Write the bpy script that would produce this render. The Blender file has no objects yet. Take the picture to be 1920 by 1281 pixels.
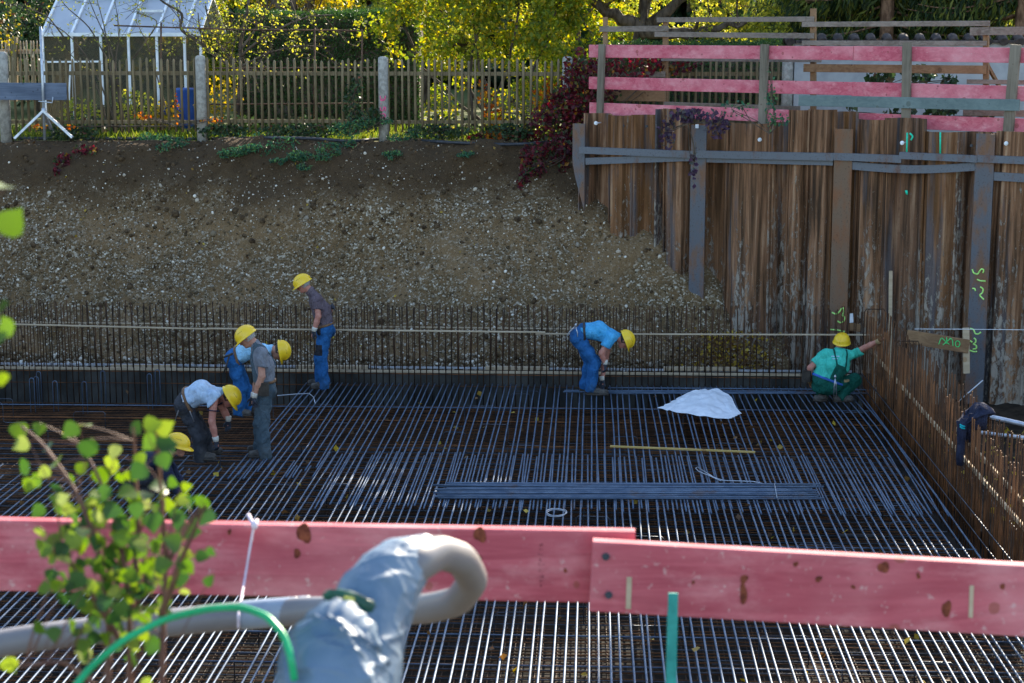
import bpy, bmesh, math, random
import numpy as np
from mathutils import Vector, Matrix

random.seed(7)
RNG = np.random.default_rng(7)
SC = bpy.context.scene
COL = SC.collection

# ------------------------------------------------------------------ camera
FPX, CXP, CYP, CAM_H = 3300.0, 960.0, 640.5, 5.4          # focal length and centre in photo pixels, eye height over the mat
_vy = np.array([(1110 - CXP) / FPX, (CYP - 64) / FPX, 1.0]); _vy /= np.linalg.norm(_vy)   # world +Y in camera axes (right, up, forward)
_vz = np.array([0, 1.0, -(CYP - 64) / FPX]); _vz /= np.linalg.norm(_vz)
_vx = np.cross(_vz, _vy); _vx = _vx if _vx[0] > 0 else -_vx
R_WC = np.array([_vx, _vy, _vz])                           # rows: world axes in camera axes
CAM = np.array([0.0, 0.0, CAM_H])
FOCUS = 25.0
cam_d = bpy.data.cameras.new('camera'); cam = bpy.data.objects.new('camera', cam_d); COL.objects.link(cam)
right, up, fwd = R_WC[:, 0], R_WC[:, 1], R_WC[:, 2]
m = Matrix(((right[0], up[0], -fwd[0], 0), (right[1], up[1], -fwd[1], 0), (right[2], up[2], -fwd[2], CAM_H), (0, 0, 0, 1)))
cam.matrix_world = m
cam_d.sensor_width = 36; cam_d.lens = 36 * FPX / 1920
cam_d.clip_start = 0.05; cam_d.clip_end = 2000
cam_d.dof.use_dof = True; cam_d.dof.focus_distance = FOCUS; cam_d.dof.aperture_fstop = 5.6
SC.camera = cam

# ------------------------------------------------------------------ sky, sun, exposure
SUN_EL, SUN_AZ = math.radians(26), math.radians(20)
w = bpy.data.worlds.new('World'); SC.world = w; w.use_nodes = True
nt = w.node_tree; nt.nodes.clear()
sky = nt.nodes.new('ShaderNodeTexSky'); sky.sky_type = 'NISHITA'; sky.sun_disc = False
sky.sun_elevation = SUN_EL; sky.sun_rotation = SUN_AZ
bg = nt.nodes.new('ShaderNodeBackground'); bg.inputs['Strength'].default_value = 0.13
wo = nt.nodes.new('ShaderNodeOutputWorld')
nt.links.new(sky.outputs[0], bg.inputs[0]); nt.links.new(bg.outputs[0], wo.inputs[0])
sl = bpy.data.lights.new('sun', 'SUN'); sl.energy = 4.2; sl.angle = math.radians(0.53); sl.color = (1, 0.87, 0.68)
sun = bpy.data.objects.new('sun', sl); COL.objects.link(sun)
sd = Vector((math.sin(SUN_AZ) * math.cos(SUN_EL), math.cos(SUN_AZ) * math.cos(SUN_EL), math.sin(SUN_EL)))
sun.rotation_euler = (-sd).to_track_quat('-Z', 'Y').to_euler()
sun.location = (6, 60, 40)
SC.view_settings.view_transform = 'Standard'; SC.view_settings.look = 'None'
SC.view_settings.exposure = 1.9; SC.view_settings.gamma = 1.0
SC.cycles.max_bounces = 6; SC.cycles.transparent_max_bounces = 8
SC.cycles.use_denoising = True
try: SC.cycles.sample_clamp_indirect = 6
except Exception: pass

# ------------------------------------------------------------------ helpers
def ray(px, py):
    d = np.array([(px - CXP) / FPX, (CYP - py) / FPX, 1.0])
    return R_WC @ d
def P(px, py, Y):                      # point on a line of sight at world distance Y
    d = ray(px, py); return CAM + d * (Y / d[1])
def PZ(px, py, z):                     # point on a line of sight at height z
    d = ray(px, py); return CAM + d * ((z - CAM_H) / d[2])
def rnd(a, b): return random.uniform(a, b)

class MB:
    """collects polygons, links them as ONE mesh object"""
    def __init__(s): s.v = []; s.f = []; s.n = 0; s.mi = []; s.cur = 0; s.sm = []
    def add(s, verts, faces, smooth=False):
        verts = np.asarray(verts, float).reshape(-1, 3); s.v.append(verts)
        if isinstance(faces, np.ndarray): s.f.append(faces + s.n); k = len(faces)
        else:
            for fc in faces: s.f.append(np.array([fc]) + s.n)
            k = len(faces)
        s.mi += [s.cur] * k; s.sm += [smooth] * k
        s.n += len(verts); return s
    def box(s, c, size, rot=None, taper=None):
        hx, hy, hz = np.array(size) / 2
        v = np.array([[-hx,-hy,-hz],[hx,-hy,-hz],[hx,hy,-hz],[-hx,hy,-hz],[-hx,-hy,hz],[hx,-hy,hz],[hx,hy,hz],[-hx,hy,hz]])
        if rot is not None: v = v @ np.asarray(rot).T
        s.add(v + np.asarray(c, float), np.array([[3,2,1,0],[4,5,6,7],[0,1,5,4],[1,2,6,5],[2,3,7,6],[3,0,4,7]])); return s
    def beam(s, a, b, wd, ht, upv=(0, 0, 1), bev=0.0):
        """box from a to b; ht along upv, wd across"""
        a = np.asarray(a, float); b = np.asarray(b, float); t = b - a; L = np.linalg.norm(t); t /= L
        u = np.asarray(upv, float); u = u - t * (u @ t); u /= np.linalg.norm(u); w_ = np.cross(t, u)
        if bev <= 0:
            prof = [(-wd/2,-ht/2),(wd/2,-ht/2),(wd/2,ht/2),(-wd/2,ht/2)]
        else:
            q = bev; x, y = wd/2, ht/2
            prof = [(-x+q,-y),(x-q,-y),(x,-y+q),(x,y-q),(x-q,y),(-x+q,y),(-x,y-q),(-x,-y+q)]
        n = len(prof)
        v = [a + w_*p + u*q2 for p, q2 in prof] + [b + w_*p + u*q2 for p, q2 in prof]
        s.add(v, np.array([[i, (i+1) % n, n+(i+1) % n, n+i] for i in range(n)]))
        s.n -= 2*n; s.f += [np.array([list(range(n))[::-1]]) + s.n, np.array([[n+i for i in range(n)]]) + s.n]; s.n += 2*n
        s.mi += [s.cur]*2; s.sm += [False]*2
        return s
    def tube(s, pts, r, k=6, caps=True, smooth=True, flat=1.0):
        pts = np.asarray(pts, float); n = len(pts)
        r = np.broadcast_to(np.asarray(r, float), (n,))
        t = np.gradient(pts, axis=0); t /= (np.linalg.norm(t, axis=1)[:, None] + 1e-12)
        ref = np.array([0, 0, 1.0]) if abs(t[0][2]) < 0.9 else np.array([1.0, 0, 0])
        u = np.cross(t[0], ref); u /= np.linalg.norm(u); us = []
        for i in range(n):
            u = u - t[i] * (u @ t[i]); u /= (np.linalg.norm(u) + 1e-12); us.append(u)
        us = np.array(us); vs = np.cross(t, us)
        a = np.arange(k) * 2 * math.pi / k
        V = pts[:, None, :] + r[:, None, None] * (np.cos(a)[None, :, None] * us[:, None, :] + flat * np.sin(a)[None, :, None] * vs[:, None, :])
        i = np.arange(n - 1)[:, None]; j = np.arange(k)[None, :]
        F = np.stack([i*k + j, i*k + (j+1) % k, (i+1)*k + (j+1) % k, (i+1)*k + j], -1).reshape(-1, 4)
        base = s.n
        s.add(V.reshape(-1, 3), F, smooth)
        if caps:
            s.f += [np.array([[k-1-q for q in range(k)]]) + base, np.array([[(n-1)*k + q for q in range(k)]]) + base]
            s.mi += [s.cur]*2; s.sm += [False]*2
        return s
    def ell(s, c, r, rot=None, nu=12, nv=8, zmin=-1.0):
        th = np.linspace(math.acos(max(-1, zmin)), 0, nv + 1)
        V = []
        for t_ in th:
            for q in range(nu):
                a = 2*math.pi*q/nu; V.append((math.sin(t_)*math.cos(a)*r[0], math.sin(t_)*math.sin(a)*r[1], math.cos(t_)*r[2]))
        V = np.array(V)
        if rot is not None: V = V @ np.asarray(rot).T
        i = np.arange(nv)[:, None]; j = np.arange(nu)[None, :]
        F = np.stack([i*nu + j, i*nu + (j+1) % nu, (i+1)*nu + (j+1) % nu, (i+1)*nu + j], -1).reshape(-1, 4)
        s.add(V + np.asarray(c, float), F, True); return s
    def lathe(s, c, prof, k=20, smooth=True):
        V = []; n = len(prof)
        for (r, z) in prof:
            for q in range(k):
                a = 2*math.pi*q/k; V.append((r*math.cos(a), r*math.sin(a), z))
        i = np.arange(n-1)[:, None]; j = np.arange(k)[None, :]
        F = np.stack([i*k + j, i*k + (j+1) % k, (i+1)*k + (j+1) % k, (i+1)*k + j], -1).reshape(-1, 4)
        s.add(np.array(V) + np.asarray(c, float), F, smooth); return s
    def build(s, name, mats, parent=None, origin=None):
        V = np.concatenate(s.v) if s.v else np.zeros((0, 3))
        me = bpy.data.meshes.new(name)
        counts = np.concatenate([np.full(len(f), f.shape[1]) for f in s.f]).astype(np.int32)
        idx = np.concatenate([f.ravel() for f in s.f]).astype(np.int32)
        if origin is None and parent is not None:
            origin = np.zeros(3); q = parent
            while q is not None: origin = origin + np.array(q.location); q = q.parent
        org = np.zeros(3) if origin is None else np.asarray(origin, float)
        me.vertices.add(len(V)); me.vertices.foreach_set('co', (V - org).astype(np.float32).ravel())
        me.loops.add(len(idx)); me.loops.foreach_set('vertex_index', idx)
        me.polygons.add(len(counts))
        st = np.concatenate([[0], np.cumsum(counts)[:-1]]).astype(np.int32)
        me.polygons.foreach_set('loop_start', st)
        try: me.polygons.foreach_set('loop_total', counts)
        except Exception: pass
        me.polygons.foreach_set('use_smooth', np.array(s.sm, bool))
        if not isinstance(mats, (list, tuple)): mats = [mats]
        for mt in mats: me.materials.append(mt)
        if len(mats) > 1: me.polygons.foreach_set('material_index', np.array(s.mi, np.int32))
        me.update(calc_edges=True); me.validate()
        o = bpy.data.objects.new(name, me); COL.objects.link(o)
        if parent is not None: o.parent = parent
        else: o.location = org
        return o

def tag(o, label=None, cat=None, group=None, kind=None):
    if label: o['label'] = label
    if cat: o['category'] = cat
    if group: o['group'] = group
    if kind: o['kind'] = kind
    return o
def thing(name, label, cat, loc, group=None):
    o = bpy.data.objects.new(name, None); COL.objects.link(o); o.location = Vector([float(q) for q in loc]); o.empty_display_size = 0.2
    return tag(o, label, cat, group)

# ------------------------------------------------------------------ materials
def sock(nd, *names):
    for n in names:
        if n in nd.inputs: return nd.inputs[n]
class NT:
    def __init__(s, name):
        s.m = bpy.data.materials.new(name); s.m.use_nodes = True; s.t = s.m.node_tree; s.t.nodes.clear()
        s.out = s.t.nodes.new('ShaderNodeOutputMaterial')
        s.p = s.t.nodes.new('ShaderNodeBsdfPrincipled'); s.l(s.p.outputs[0], s.out.inputs[0])
        s.tc = s.t.nodes.new('ShaderNodeTexCoord'); s.co = s.tc.outputs['Object']
    def l(s, a, b): s.t.links.new(a, b)
    def n(s, t): return s.t.nodes.new(t)
    def map(s, scale=(1, 1, 1), rot=(0, 0, 0), loc=None, src=None):
        mp = s.n('ShaderNodeMapping'); mp.inputs['Scale'].default_value = scale; mp.inputs['Rotation'].default_value = rot
        s.l(src or s.co, mp.inputs['Vector'])
        if loc is not None: s.l(loc, mp.inputs['Location'])
        return mp.outputs[0]
    def noise(s, scale, vec=None, detail=4, rough=0.55, dist=0.0):
        q = s.n('ShaderNodeTexNoise'); q.inputs['Scale'].default_value = scale; q.inputs['Detail'].default_value = detail
        q.inputs['Roughness'].default_value = rough; q.inputs['Distortion'].default_value = dist
        s.l(vec or s.co, q.inputs['Vector']); return q.outputs[0]
    def voro(s, scale, vec=None, feat='F1'):
        q = s.n('ShaderNodeTexVoronoi'); q.feature = feat; q.inputs['Scale'].default_value = scale; s.l(vec or s.co, q.inputs['Vector']); return q
    def ramp(s, fac, stops, interp='LINEAR'):
        r = s.n('ShaderNodeValToRGB'); r.color_ramp.interpolation = interp
        e = r.color_ramp.elements
        while len(e) < len(stops): e.new(0.5)
        for q, (p, c) in zip(e, stops):
            q.position = p; q.color = (*c, 1) if len(c) == 3 else c
        s.l(fac, r.inputs[0]); return r.outputs[0]
    def step(s, fac, a, b):
        q = s.n('ShaderNodeMapRange'); q.interpolation_type = 'SMOOTHSTEP'
        q.inputs['From Min'].default_value = a; q.inputs['From Max'].default_value = b; s.l(fac, q.inputs['Value']); return q.outputs[0]
    def mix(s, fac, a, b, mode='MIX'):
        q = s.n('ShaderNodeMix'); q.data_type = 'RGBA'; q.blend_type = mode
        if isinstance(fac, (int, float)): q.inputs[0].default_value = fac
        else: s.l(fac, q.inputs[0])
        for k, c in ((6, a), (7, b)):
            if isinstance(c, tuple): q.inputs[k].default_value = (*c, 1)
            else: s.l(c, q.inputs[k])
        return q.outputs[2]
    def math(s, op, a, b=0.0):
        q = s.n('ShaderNodeMath'); q.operation = op
        for k, c in ((0, a), (1, b)):
            if isinstance(c, (int, float)): q.inputs[k].default_value = c
            else: s.l(c, q.inputs[k])
        return q.outputs[0]
    def island(s): return s.n('ShaderNodeNewGeometry').outputs['Random Per Island']
    def orand(s): return s.n('ShaderNodeObjectInfo').outputs['Random']
    def pos(s):
        sp = s.n('ShaderNodeSeparateXYZ'); g = s.n('ShaderNodeNewGeometry'); s.l(g.outputs['Position'], sp.inputs[0]); return sp.outputs
    def set(s, color=None, rough=None, metal=None, bump=None, bstr=0.3, bdist=0.02, spec=None):
        if spec is None: spec = 0.15 if isinstance(rough, (int, float)) and rough >= .7 else 0.4
        for nm, c in (('Base Color', color), ('Roughness', rough), ('Metallic', metal), ('Specular IOR Level', spec)):
            if c is None: continue
            if isinstance(c, (int, float)): s.p.inputs[nm].default_value = c
            elif isinstance(c, tuple): s.p.inputs[nm].default_value = (*c, 1)
            else: s.l(c, s.p.inputs[nm])
        if bump is not None:
            b = s.n('ShaderNodeBump'); b.inputs['Strength'].default_value = bstr; b.inputs['Distance'].default_value = bdist
            s.l(bump, b.inputs['Height']); s.l(b.outputs[0], s.p.inputs['Normal'])
        return s.m

def simple(name, c1, c2, scale=8, rough=0.7, metal=0.0, bstr=0.2, stretch=(1, 1, 1), bdist=0.01, spec=None, lo=0.35, hi=0.65):
    t = NT(name); v = t.map(stretch); f = t.noise(scale, v, 6, 0.6)
    col = t.mix(t.step(f, lo, hi), c1, c2)
    if 'bar' in name: col = t.mix(t.math('MULTIPLY', t.step(t.orand(), .3, 1.0), .45), col, tuple(q*.5 for q in c1)); col = t.mix(t.math('MULTIPLY', t.step(t.noise(1.7, None, 5, .7), .56, .68), .55 if 'steel' in name else 0), col, (.12, .065, .035))
    return t.set(col, rough, metal, f, bstr, bdist, spec)

def wood(name, base, dark, knot, axis=0, sc=1.0, knots=True, rough=0.75, fade=None, spec=0.15):
    """boards: grain runs along `axis`"""
    t = NT(name); st = [9.0*sc]*3; st[axis] = 0.7*sc
    off = t.orand(); cb = t.n('ShaderNodeCombineXYZ'); q = t.math('MULTIPLY', off, 37.0)
    for k in range(3): t.l(q, cb.inputs[k])
    v = t.map(tuple(st), loc=cb.outputs[0])
    g = t.noise(1.6, v, 8, 0.62, 1.5); g2 = t.noise(7, v, 3, 0.6)
    col = t.mix(t.step(g, 0.32, 0.7), dark, base)
    big = t.noise(1.3*sc, t.map((1, 1, 1), loc=cb.outputs[0]), 3)
    col = t.mix(t.math('MULTIPLY', t.step(big, 0.42, 0.68), 0.45), col, tuple(min(1, c*1.25 + .02) for c in (fade or base)))
    col = t.mix(t.math('MULTIPLY', t.orand(), 0.3), col, dark)
    if fade: col = t.mix(t.math('MULTIPLY', t.step(t.noise(5*sc, t.map((.5, 1.2, 1.2), loc=cb.outputs[0]), 7, .68), .45, .7), .6), col, fade); col = t.mix(t.math('MULTIPLY', t.step(t.noise(38, None, 3, .7), .62, .70), .45), col, (.62, .50, .45))
    hgt = g2
    if knots:
        kv = [4.4*sc]*3; kv[axis] = 5.2*sc
        vo = t.voro(1.0, t.map(tuple(kv), loc=cb.outputs[0]))
        rs = t.n('ShaderNodeSeparateColor'); t.l(vo.outputs['Color'], rs.inputs[0])
        thr = t.math('MULTIPLY', t.math('SUBTRACT', rs.outputs[0], .22), 0.30)
        k1 = t.math('LESS_THAN', t.math('ADD', vo.outputs['Distance'], t.math('MULTIPLY', g2, .05)), thr)
        col = t.mix(t.math('MULTIPLY', k1, 0.62), col, t.mix(g2, knot, tuple(c*2.2 for c in knot)))
        v2 = t.voro(1.0, t.map(tuple(k*2.3 for k in kv), loc=cb.outputs[0])); s2 = t.n('ShaderNodeSeparateColor'); t.l(v2.outputs['Color'], s2.inputs[0])
        k2 = t.math('LESS_THAN', t.math('ADD', v2.outputs['Distance'], t.math('MULTIPLY', g2, .08)), t.math('MULTIPLY', t.math('SUBTRACT', s2.outputs[1], .45), 0.42))
        col = t.mix(t.math('MULTIPLY', k2, 0.6), col, knot)
        col = t.mix(t.math('MULTIPLY', t.step(t.noise(2.2*sc, t.map((1.2, 3, 3) if axis == 0 else (1.5, 1.5, 1.5), loc=cb.outputs[0]), 5, .65), .5, .72), .35), col, dark)
    return t.set(col, rough, 0, hgt, 0.25, 0.004, spec)

def leafmat(name, stops, trans=0.5, rough=0.5, tint=1.25):
    """double-sided leaf: diffuse + translucent, colour per leaf"""
    t = NT(name); c = t.ramp(t.island(), stops)
    hs = t.n('ShaderNodeHueSaturation'); hs.inputs['Saturation'].default_value = 1.1; hs.inputs['Value'].default_value = tint
    t.l(c, hs.inputs['Color'])
    t.set(c, rough, 0, spec=0.35)
    tr = t.n('ShaderNodeBsdfTranslucent'); t.l(hs.outputs[0], tr.inputs[0])
    mx = t.n('ShaderNodeMixShader'); mx.inputs[0].default_value = trans
    t.l(t.p.outputs[0], mx.inputs[1]); t.l(tr.outputs[0], mx.inputs[2]); t.l(mx.outputs[0], t.out.inputs[0])
    return t.m

M = {}
M['steel_bar'] = simple('steel_bar', (0.07, 0.108, 0.168), (0.122, 0.168, 0.235), 5, 0.58, 0.3, 0.1, spec=.3)
M['steel_dark'] = simple('steel_dark', (0.035, 0.045, 0.06), (0.09, 0.10, 0.12), 6, 0.5, 0.5, 0.1)
M['rust_bar'] = simple('rust_bar', (0.07, 0.035, 0.018), (0.23, 0.095, 0.036), 3.0, 0.7, 0.15, 0.2)
M['rust_bar2'] = simple('rust_bar2', (0.022, 0.014, 0.010), (0.085, 0.042, 0.021), 3.0, 0.7, 0.15, 0.2)
M['pink_wood'] = wood('pink_wood', (0.62, 0.165, 0.205), (0.46, 0.085, 0.12), (0.17, 0.04, 0.035), 0, 1.0, fade=(0.70, 0.33, 0.345))
M['pale_wood'] = wood('pale_wood', (0.50, 0.40, 0.28), (0.38, 0.29, 0.19), (0.2, 0.11, 0.05), 0, 1.0)
M['pale_wood_y'] = wood('pale_wood_y', (0.52, 0.39, 0.24), (0.40, 0.28, 0.16), (0.2, 0.11, 0.05), 1, 1.0)
M['grey_wood'] = wood('grey_wood', (0.24, 0.20, 0.165), (0.13, 0.105, 0.085), (0.07, 0.05, 0.04), 0, 1.0)
M['grey_wood_z'] = wood('grey_wood_z', (0.22, 0.185, 0.14), (0.12, 0.10, 0.075), (0.07, 0.05, 0.04), 2, 1.0)
M['brown_wood'] = wood('brown_wood', (0.27, 0.165, 0.085), (0.17, 0.095, 0.05), (0.06, 0.035, 0.02), 0, 1.0)
M['teal_wood'] = wood('teal_wood', (0.17, 0.22, 0.21), (0.11, 0.15, 0.15), (0.06, 0.07, 0.06), 0, 1.0)
M['blue_board'] = wood('blue_board', (0.14, 0.17, 0.23), (0.07, 0.09, 0.13), (0.03, 0.035, 0.05), 0, 1.0)
M['picket'] = wood('picket', (0.24, 0.185, 0.105), (0.12, 0.092, 0.052), (0.05, 0.04, 0.03), 2, 1.4)
M['galv'] = simple('galv', (0.36, 0.39, 0.43), (0.52, 0.55, 0.6), 9, 0.45, 0.6, 0.1)
M['concrete'] = simple('concrete', (0.25, 0.235, 0.21), (0.40, 0.38, 0.34), 14, 0.9, 0, 0.5)
M['white_paint'] = simple('white_paint', (0.62, 0.65, 0.68), (0.8, 0.82, 0.84), 5, 0.5, 0, 0.1)
M['green_spray'] = simple('green_spray', (0.03, 0.55, 0.12), (0.05, 0.72, 0.2), 30, 0.6)
M['lime_spray'] = simple('lime_spray', (0.38, 0.72, 0.14), (0.5, 0.85, 0.25), 30, 0.6)
M['teal_spray'] = simple('teal_spray', (0.0, 0.5, 0.28), (0.02, 0.62, 0.4), 30, 0.6)
M['pink_spray'] = simple('pink_spray', (0.75, 0.07, 0.2), (0.85, 0.12, 0.28), 30, 0.6)
M['blue_spray'] = simple('blue_spray', (0.02, 0.22, 0.5), (0.05, 0.35, 0.6), 30, 0.7)
M['black_rubber'] = simple('black_rubber', (0.015, 0.017, 0.022), (0.04, 0.043, 0.05), 9, 0.5, 0, 0.1)
M['trunk'] = simple('trunk', (0.045, 0.033, 0.024), (0.13, 0.10, 0.075), 10, 0.9, 0, 0.8, (1, 1, .3), 0.02)
M['spruce_bark'] = simple('spruce_bark', (0.10, 0.055, 0.035), (0.24, 0.14, 0.09), 14, 0.9, 0, 0.9, (1, 1, .4), 0.03)

def sheet_steel():
    t = NT('sheet_steel'); off = t.n('ShaderNodeCombineXYZ'); q = t.math('MULTIPLY', t.orand(), 53.0); t.l(q, off.inputs[0]); t.l(q, off.inputs[1])
    tall = t.map((11, 11, 0.5), loc=off.outputs[0]); fine = t.noise(22, t.map((1, 1, .5)), 6, 0.65)
    a = t.noise(1.0, tall, 7, 0.62, 0.4); b = t.noise(1.0, t.map((4, 4, 0.35), loc=off.outputs[0]), 5, 0.6)
    rust = t.ramp(a, [(0.28, (0.022, 0.014, 0.010)), (0.42, (0.085, 0.045, 0.023)), (0.55, (0.23, 0.115, 0.06)), (0.70, (0.42, 0.27, 0.165))])
    rust = t.mix(t.math('MULTIPLY', t.step(t.orand(), 0.6, 1.0), 0.5), rust, (0.20, 0.085, 0.025)); rust = t.mix(t.math('MULTIPLY', t.step(t.orand(), 0.4, 0.0), 0.55), rust, (0.05, 0.042, 0.04))
    col = t.mix(t.math('MULTIPLY', t.step(b, 0.52, 0.66), 0.75), rust, (0.085, 0.088, 0.10))
    # lime and soil crust, heavier low down
    z = t.pos()[2]; low = t.math('SUBTRACT', 0.10, t.math('MULTIPLY', z, 0.055))
    c = t.noise(1.0, t.map((15, 15, 6.0), loc=off.outputs[0]), 9, 0.78, 0.5); lane = t.noise(1.0, t.map((3.0, 3.0, .16), loc=off.outputs[0]), 3)
    cr = t.step(t.math('ADD', t.math('ADD', c, low), t.math('MULTIPLY', t.math('SUBTRACT', lane, .5), .5)), 0.545, 0.60)
    col = t.mix(t.math('MULTIPLY', cr, 0.8), col, t.mix(fine, (0.24, 0.20, 0.15), (0.46, 0.42, 0.36)))
    col = t.mix(t.math('MULTIPLY', t.step(fine, .55, .7), .35), col, (0.05, 0.03, 0.02))
    h = t.math('ADD', fine, t.math('MULTIPLY', cr, 0.6))
    return t.set(col, 0.78, 0.1, h, 0.8, 0.02)
M['sheet'] = sheet_steel()
def beam_steel(name, c_old, c_rust, amt):
    t = NT(name); a = t.noise(3.5, t.map((1, 1, .45)), 7, 0.65); f = t.noise(40, None, 4)
    col = t.mix(t.step(a, 0.5 - amt, 0.72 - amt), c_old, c_rust)
    col = t.mix(t.math('MULTIPLY', t.step(f, .58, .66), .5), col, (0.05, 0.03, 0.02))
    return t.set(col, 0.6, 0.25, f, 0.3, 0.006)
M['post_blue'] = beam_steel('post_blue', (0.10, 0.105, 0.12), (0.17, 0.085, 0.045), 0.07)
M['post_rust'] = beam_steel('post_rust', (0.15, 0.095, 0.06), (0.19, 0.08, 0.035), 0.08)
M['waler'] = beam_steel('waler', (0.12, 0.13, 0.15), (0.13, 0.06, 0.035), -0.02)

def earth():
    t = NT('earth'); z = t.pos()[2]
    n1 = t.noise(0.9, None, 6, 0.6); n2 = t.noise(9, None, 8, 0.7); n3 = t.noise(60, None, 4, 0.7)
    vo = t.voro(34, t.map((1, 1, 1))); sc = t.n('ShaderNodeSeparateColor'); t.l(vo.outputs['Color'], sc.inputs[0])
    peb = t.ramp(sc.outputs[0], [(0, (0.045, 0.03, 0.015)), (.45, (0.125, 0.085, 0.042)), (.75, (0.21, 0.16, 0.10)), (.93, (.46, .40, .31))])
    grav = t.mix(t.step(n2, .38, .62), (0.135, 0.083, 0.038), peb)
    soil = t.mix(n2, (0.030, 0.019, 0.010), (0.095, 0.06, 0.031))
    tan = t.mix(n2, (0.15, 0.09, 0.04), (0.25, 0.16, 0.083))
    col = t.mix(t.math('MULTIPLY', t.step(n1, .45, .62), .7), grav, tan)
    zz = t.math('ADD', z, t.math('MULTIPLY', t.math('SUBTRACT', n1, .5), 1.6))
    col = t.mix(t.step(zz, 2.25, 3.0), col, soil)
    h = t.math('ADD', t.math('MULTIPLY', n2, .6), t.math('ADD', t.math('MULTIPLY', n3, .25), t.math('MULTIPLY', vo.outputs['Distance'], -.5)))
    return t.set(col, 0.95, 0, h, 0.9, 0.03)
M['earth'] = earth()
M['mud'] = simple('mud', (0.016, 0.011, 0.007), (0.05, 0.034, 0.022), 5, 0.85, 0, 0.6)
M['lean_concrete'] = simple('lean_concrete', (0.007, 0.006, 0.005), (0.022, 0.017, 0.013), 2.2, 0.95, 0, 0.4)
M['kerb'] = simple('kerb', (0.03, 0.03, 0.028), (0.075, 0.074, 0.068), 2.0, 0.8, 0, 0.4, (1, 1, .6))
M['garden'] = simple('garden', (0.05, 0.07, 0.015), (0.11, 0.12, 0.04), 6, 0.95, 0, 0.8)
M['near_soil'] = simple('near_soil', (0.06, 0.05, 0.035), (0.12, 0.10, 0.075), 6, 0.95, 0, 0.8)
def stones():
    t = NT('stones'); i = t.island()
    c = t.ramp(i, [(0, (.055, .038, .02)), (.35, (.125, .088, .047)), (.6, (.19, .15, .10)), (.78, (.27, .23, .18)), (.9, (.45, .38, .29)), (.97, (.68, .62, .52))])
    return t.set(c, 0.8, 0, t.noise(50), 0.2, 0.004)
M['stones'] = stones()
# ================================================================== large structure
def noise1(x, seed, f):
    rs = np.random.default_rng(seed); n = 4096; tab = rs.uniform(-1, 1, n)
    x = np.asarray(x) * f + 1000; i = np.floor(x).astype(int); t = x - i; t = t*t*(3-2*t)
    return tab[i % n]*(1-t) + tab[(i+1) % n]*t
def noise2(x, y, seed, f):
    rs = np.random.default_rng(seed); n = 256; tab = rs.uniform(-1, 1, (n, n))
    x = np.asarray(x)*f + 1000; y = np.asarray(y)*f + 1000
    i = np.floor(x).astype(int); j = np.floor(y).astype(int); u = x-i; v = y-j; u = u*u*(3-2*u); v = v*v*(3-2*v)
    a = tab[i % n, j % n]; b = tab[(i+1) % n, j % n]; c = tab[i % n, (j+1) % n]; d = tab[(i+1) % n, (j+1) % n]
    return (a*(1-u)+b*u)*(1-v) + (c*(1-u)+d*u)*v

GARDEN_Z = 3.5
WA = P(1082, 400, 30.05)[:2]; WB = P(1920, 400, 26.3)[:2]; WL = np.linalg.norm(WB-WA); wt = (WB-WA)/WL; wn = np.array([wt[1], -wt[0]])
wn = wn if wn[1] < 0 else -wn                                 # towards the pit
# slope of the dug bank: profile (Y, z)
PROF = np.array([(27.36, 0.04), (27.75, 0.13), (28.15, 0.42), (28.6, 0.95), (29.2, 1.72), (29.85, 2.52), (30.25, 2.98), (30.65, 3.38), (30.98, 3.52), (31.6, 3.5)])
_pl = np.concatenate([[0], np.cumsum(np.linalg.norm(np.diff(PROF, axis=0), axis=1))]); _pl /= _pl[-1]
def bank(X, t):
    Y = np.interp(t, _pl, PROF[:, 0]); z = np.interp(t, _pl, PROF[:, 1])
    k = np.clip(t*8, 0, 1) * np.clip((1-t)*8, 0, 1)
    d = 0.16*noise2(X, t*5, 3, .55) + 0.07*noise2(X, t*5, 4, 1.7) + 0.03*noise2(X, t*5, 5, 5.0)
    d = d + .05*noise2(X, t*1.2, 9, 2.6)*np.clip(1.2-t, 0, 1) + -.06*np.clip((X+1.6)/1.9, 0, 1)**1.5
    top = np.exp(-((t-.8)/.1)**2)*0.10*noise2(X, t*2, 8, 2.2)
    return np.stack([X, Y - (d + top)*k, z + (d*.6 + top)*k], -1)
nx, nt_ = 420, 110
gx, gt = np.meshgrid(np.linspace(-16.5, 3.2, nx), np.linspace(0, 1, nt_), indexing='ij')
V = bank(gx, gt); i = np.arange(nx-1)[:, None]; j = np.arange(nt_-1)[None, :]
F = np.stack([i*nt_+j, (i+1)*nt_+j, (i+1)*nt_+j+1, i*nt_+j+1], -1).reshape(-1, 4)
mb = MB(); mb.add(V.reshape(-1, 3), F, True)
tag(mb.build('earth_bank', M['earth']), kind='structure')

def bank_hit(px, py, lift=.06):
    t = np.linspace(0, 1, 400); Y = np.interp(t, _pl, PROF[:, 0]); z = np.interp(t, _pl, PROF[:, 1]); d = ray(px, py)
    for k in range(20):
        zz = CAM_H + d[2]*Y/d[1]; i_ = np.argmin(np.abs(zz - z)); X = d[0]*Y[i_]/d[1]; q = bank(np.array([X]), np.array([t[i_]]))[0]; break
    return q + np.array([0, -lift, lift*.5])
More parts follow.
